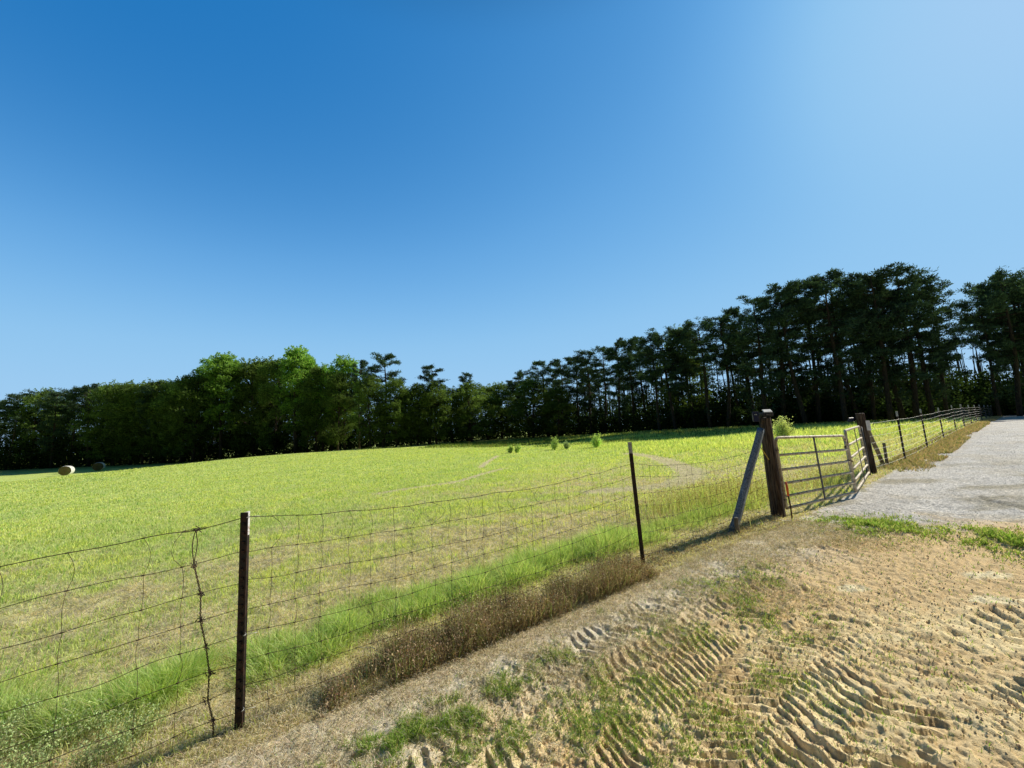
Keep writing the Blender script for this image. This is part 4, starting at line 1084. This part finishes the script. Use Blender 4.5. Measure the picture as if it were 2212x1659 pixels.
T = [ # kind, u, vtop, distance forward, width
 ('Q',-60,862,90,1.2),('P',-20,860,86,1.1),('Q',10,864,88,1.1),('Q',30,850,84,1),('P',53,855,90,1),('Q',80,842,84,1.1),('D',105,842,86,1),('P',125,846,82,1),('P',140,850,88,1),('Q',167,836,84,1.1),('Q',207,832,82,1.2),('D',228,834,86,1),
 ('D',250,827,80,1.1),('P',272,830,84,1),('D',293,828,80,1),('D',318,829,80,1.0),('P',335,824,78,1),('D',355,823,80,1),('D',377,825,78,1),('D',400,817,76,1),('D',425,808,76,.9),
 ('G',450,776,80,.9),('G',487,766,78,1.1),('D',518,781,82,1),('D',550,779,80,.9),('D',575,777,82,1.1),('D',603,776,78,.9),('G',643,752,76,1.1),('G',668,778,78,.8),('D',685,794,74,.8),('G',701,788,75,.8),('D',735,806,70,.7),('D',722,800,76,.8),
 ('G',748,770,74,1.05),('P',775,780,72,.8),('P',828,765,68,1.3),('D',800,812,66,.8),('D',852,818,66,.75),('D',885,846,68,.8),('P',924,790,70,1.1),('D',900,832,68,.9),('D',940,826,68,.9),('D',975,838,72,.9),('P',1010,806,74,.8),('D',1015,827,72,1.2),('D',1050,834,78,1),('D',1080,828,80,1.1),
 ('P',1110,822,82,1),('Q',1137,798,78,1.2),('D',1150,819,72,1.2),('P',1177,780,74,1.3),('P',1203,778,72,1.2),('D',1205,840,68,1),('Q',1240,770,70,1.1),('P',1266,758,67,1.2),('Q',1292,748,66,1.1),('P',1324,738,64,1.1),('Q',1350,730,63,1.1),('P',1380,737,63,.9),
 ('Q',1408,727,56,1.1),('P',1440,713,55,1.1),('D',1464,709,57,.7),('P',1480,708,55,.9),('Q',1511,690,53,1.1),('Q',1548,681,52,1.1),('Q',1572,692,53,.8),('P',1600,662,51,1),('P',1622,648,49,1.2),('P',1655,640,49,1.2),('Q',1699,617,47,1.2),('P',1727,611,48,1.1),
 ('P',1779,590,45,1.2),('Q',1803,589,47,1.1),('P',1838,596,46,.9),('P',1871,584,44,1.2),('Q',1899,590,45,1.1),('P',1925,583,44,1.3),('P',1962,596,44,1.2),('P',1994,624,45,.85),
 ('P',2104,614,45,.8),('P',2143,597,44,1.1),('P',2171,603,45,1.1),('P',2200,605,44,1.1),('P',2240,598,45,1.2),('P',2290,590,47,1.2),('P',2350,585,45,1.2),
]
LAND = lambda u: ('above the sunlit hay bale' if u < 180 else 'above the shaded hay bale' if u < 240 else 'left of the bright green trees' if u < 440 else
   'among the bright green trees' if u < 760 else 'left of the dip in the tree line' if u < 1000 else 'at the dip in the tree line' if u < 1160 else
   'just right of the tree line dip' if u < 1400 else 'beyond the thin second fence post' if u < 1590 else 'behind the thick gate post' if u < 1760 else
   'behind the metal gates' if u < 1890 else 'behind the far roadside fence' if u < 2075 else 'at the right end beside the gravel drive')
ORD = ['first', 'second', 'third', 'fourth', 'fifth', 'sixth', 'seventh', 'eighth', 'ninth', 'tenth', 'eleventh', 'twelfth', 'thirteenth', 'fourteenth']
NAME = {'P': ('pine_tree', 'dark full pine'), 'Q': ('pine_tree', 'dark bare-stemmed pine'), 'D': ('leafy_tree', 'dense dark leafy tree'), 'G': ('leafy_tree', 'tall bright green leafy tree')}
cnt = {}
for (k, u, v, y, w) in sorted(T, key=lambda q: q[1]):
    zone = LAND(u); key = (k, zone); cnt[key] = cnt.get(key, 0) + 1
tot = dict(cnt); cnt = {}
for (k, u, v, y, w) in sorted(T, key=lambda q: q[1]):
    zone = LAND(u); key = (k, zone); i = cnt.get(key, 0); cnt[key] = i + 1
    nm, ds = NAME[k]
    lab = f'{ds} {zone}' if tot[key] == 1 else f'{ORD[i]} {ds} from the left {zone}'
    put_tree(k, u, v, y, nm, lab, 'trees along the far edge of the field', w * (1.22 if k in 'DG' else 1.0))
for q in [k_ for k_ in range(0, 44, 3) if not 29 <= k_ <= 35]:                      # second row, half hidden behind the first
    u = 1190 + q * 27 + rng.uniform(-8, 8); near = min(T, key=lambda e: abs(e[1] - u))
    put_tree('PQ'[q % 2], u, near[2] + rng.uniform(14, 70), near[3] + rng.uniform(6, 13), 'pine_tree', 'dark pine half hidden behind the front row of the tree line', 'pines half hidden behind the front row', .9)

# wood behind and undergrowth: one dense mass of foliage that nobody could count
def woodland():
    mb = MB(); C = []; D = []; K = []
    def clump(c, br, n, k): 
        v = unit(rng.normal(size=(n, 3))); C.append(c + v * br * rng.uniform(.3, 1.05, n)[:, None] * np.array([1.15, 1.15, .8])); D.append(unit(v + rng.normal(size=(n, 3)) * .8)); K.append(np.full(n, k))
    us = np.arange(-260, 2400, 9.0)
    lin_u = [-300, 100, 300, 500, 700, 900, 1080, 1200, 1350, 1500, 1700, 1900, 2100, 2400]
    lin_y = [90, 86, 84, 84, 82, 78, 86, 76, 66, 58, 53, 51, 52, 53]
    top_m = [9, 9.5, 11, 12, 12.5, 9.5, 8, 7.0, 5.5, 5.5, 5.5, 5.5, 5.0, 4.5]
    for u in us:
        y0 = np.interp(u, lin_u, lin_y); hm = np.interp(u, lin_u, top_m)
        for row in range(3):
            yy = y0 - 3 + row * 3.2 + rng.uniform(-1.2, 1.2); p = at(u + rng.uniform(-6, 6), 900, yy); z0 = float(zt(p[0], p[1]))
            hh = hm * rng.uniform(.5, 1.3) * (1 if row else .5)
            for q in range(int(hh / .9) + 1):
                c = np.array([p[0] + rng.normal() * .7, p[1] + rng.normal() * .5, z0 + .3 + q * .9 + rng.uniform(-.3, .3)])
                clump(c, rng.uniform(.7, 1.25), 62, rng.uniform(.5, 1.3))
    C_ = np.vstack(C); D_ = np.vstack(D); K_ = np.concatenate(K)
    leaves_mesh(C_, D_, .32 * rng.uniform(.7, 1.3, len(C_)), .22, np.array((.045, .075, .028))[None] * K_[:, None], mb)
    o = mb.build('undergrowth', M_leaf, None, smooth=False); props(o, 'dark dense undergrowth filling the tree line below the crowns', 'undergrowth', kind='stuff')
    # slim stems inside the wood
    st = MB()
    for i in range(420):
        u = rng.uniform(1180, 2360) if rng.random() < .7 else rng.uniform(-200, 1180); y0 = np.interp(u, lin_u, lin_y) + rng.uniform(0, 12); p = at(u, 900, y0); z0 = float(zt(p[0], p[1]))
        h = rng.uniform(6, 13); l = rng.normal(size=2) * .4
        st.tube(np.array([(p[0], p[1], z0 - .3), (p[0] + l[0] * .5, p[1] + l[1] * .5, z0 + h * .5), (p[0] + l[0], p[1] + l[1], z0 + h)]), (.10, .08, .03), 5, False)
    o = st.build('wood_stems', M_bark, None); props(o, 'thin dark stems crowded inside the wood behind the front trees', 'tree stems', kind='stuff')
    # sunlit leafy scrub beyond the windbreak, glimpsed between trunks
    mb = MB(); C.clear(); D.clear(); K.clear()
    for u in np.arange(1180, 2420, 9):
        y0 = np.interp(u, lin_u, lin_y) + 16 + rng.uniform(-3, 8); p = at(u, 900, y0); z0 = float(zt(p[0], p[1])); hh = rng.uniform(2.0, 5.5)
        for q in range(int(hh / 1.1) + 1):
            clump(np.array([p[0] + rng.normal() * 1.2, p[1] + rng.normal(), z0 + .4 + q * 1.1]), rng.uniform(.9, 1.5), 60, rng.uniform(.6, 1.3))
    C_ = np.vstack(C); D_ = np.vstack(D); K_ = np.concatenate(K)
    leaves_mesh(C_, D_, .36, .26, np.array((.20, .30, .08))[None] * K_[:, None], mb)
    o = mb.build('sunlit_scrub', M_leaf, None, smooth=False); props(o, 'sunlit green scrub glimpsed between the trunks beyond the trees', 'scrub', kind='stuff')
woodland()

# ------------------------------------------------------------------ small bushes in the field
def bush(u, v, y, h, w, label, seed, n=34, tint=(.55, .68, .28), name='small_bush', up=.5):
    p = at(u, v, y); p[2] = zt(p[0], p[1]); g = np.random.default_rng(seed); root = thing(name, p, label, 'bush')
    tr = MB(); cr = MB(); C = []; D = []; K = []
    for b in range(n):
        a = g.random() * 6.28; r = w * g.random() ** .6 * .5; t_ = np.array([r * math.cos(a), r * math.sin(a), h * g.choice([g.uniform(.25, .75), g.uniform(.6, 1.15)]) * (1 - .35 * (r / (w * .5)) ** 2)])
        tr.tube(np.array([(0, 0, -.05), t_ * np.array([.35, .35, .5]), t_]), (.014, .010, .004), 4, False)
        nl = 42; s = g.random(nl)[:, None] * .75 + .25
        C.append(t_ * s + g.normal(size=(nl, 3)) * .055 * (w + .3)); D.append(unit(g.normal(size=(nl, 3)) + (0, 0, up))); K.append(np.full(nl, g.uniform(.7, 1.3)))
    C = np.vstack(C); D = np.vstack(D); K = np.concatenate(K)
    leaves_mesh(C, D, .085 * g.uniform(.7, 1.3, len(C)), .06, np.array(tint)[None] * K[:, None], cr)
    tr.build('stems', M_bark, root); cr.build('foliage', M_leaf, root, smooth=False)
bush(1103, 970, 29.5, .58, .42, 'small pale sapling in the field, leftmost of the row', 1, 16)
bush(1119, 970, 29.5, .72, .48, 'small pale sapling just right of the leftmost one', 2, 18)
bush(1198, 970, 29.5, 1.0, .7, 'upright leafy sapling in the middle of the field edge', 3, 24)
bush(1222, 970, 29.5, .6, .75, 'low grey green weed beside the middle sapling', 4, 14, (.4, .5, .3))
bush(1290, 968, 29.0, 1.1, 1.0, 'bright leafy sapling, rightmost in front of the shaded bank', 5, 34, (.62, .8, .3))
bush(1692, 938, 23.0, 1.35, 1.15, 'rounded bright leafy bush behind the thick gate post', 6, 70, (.66, .7, .38))
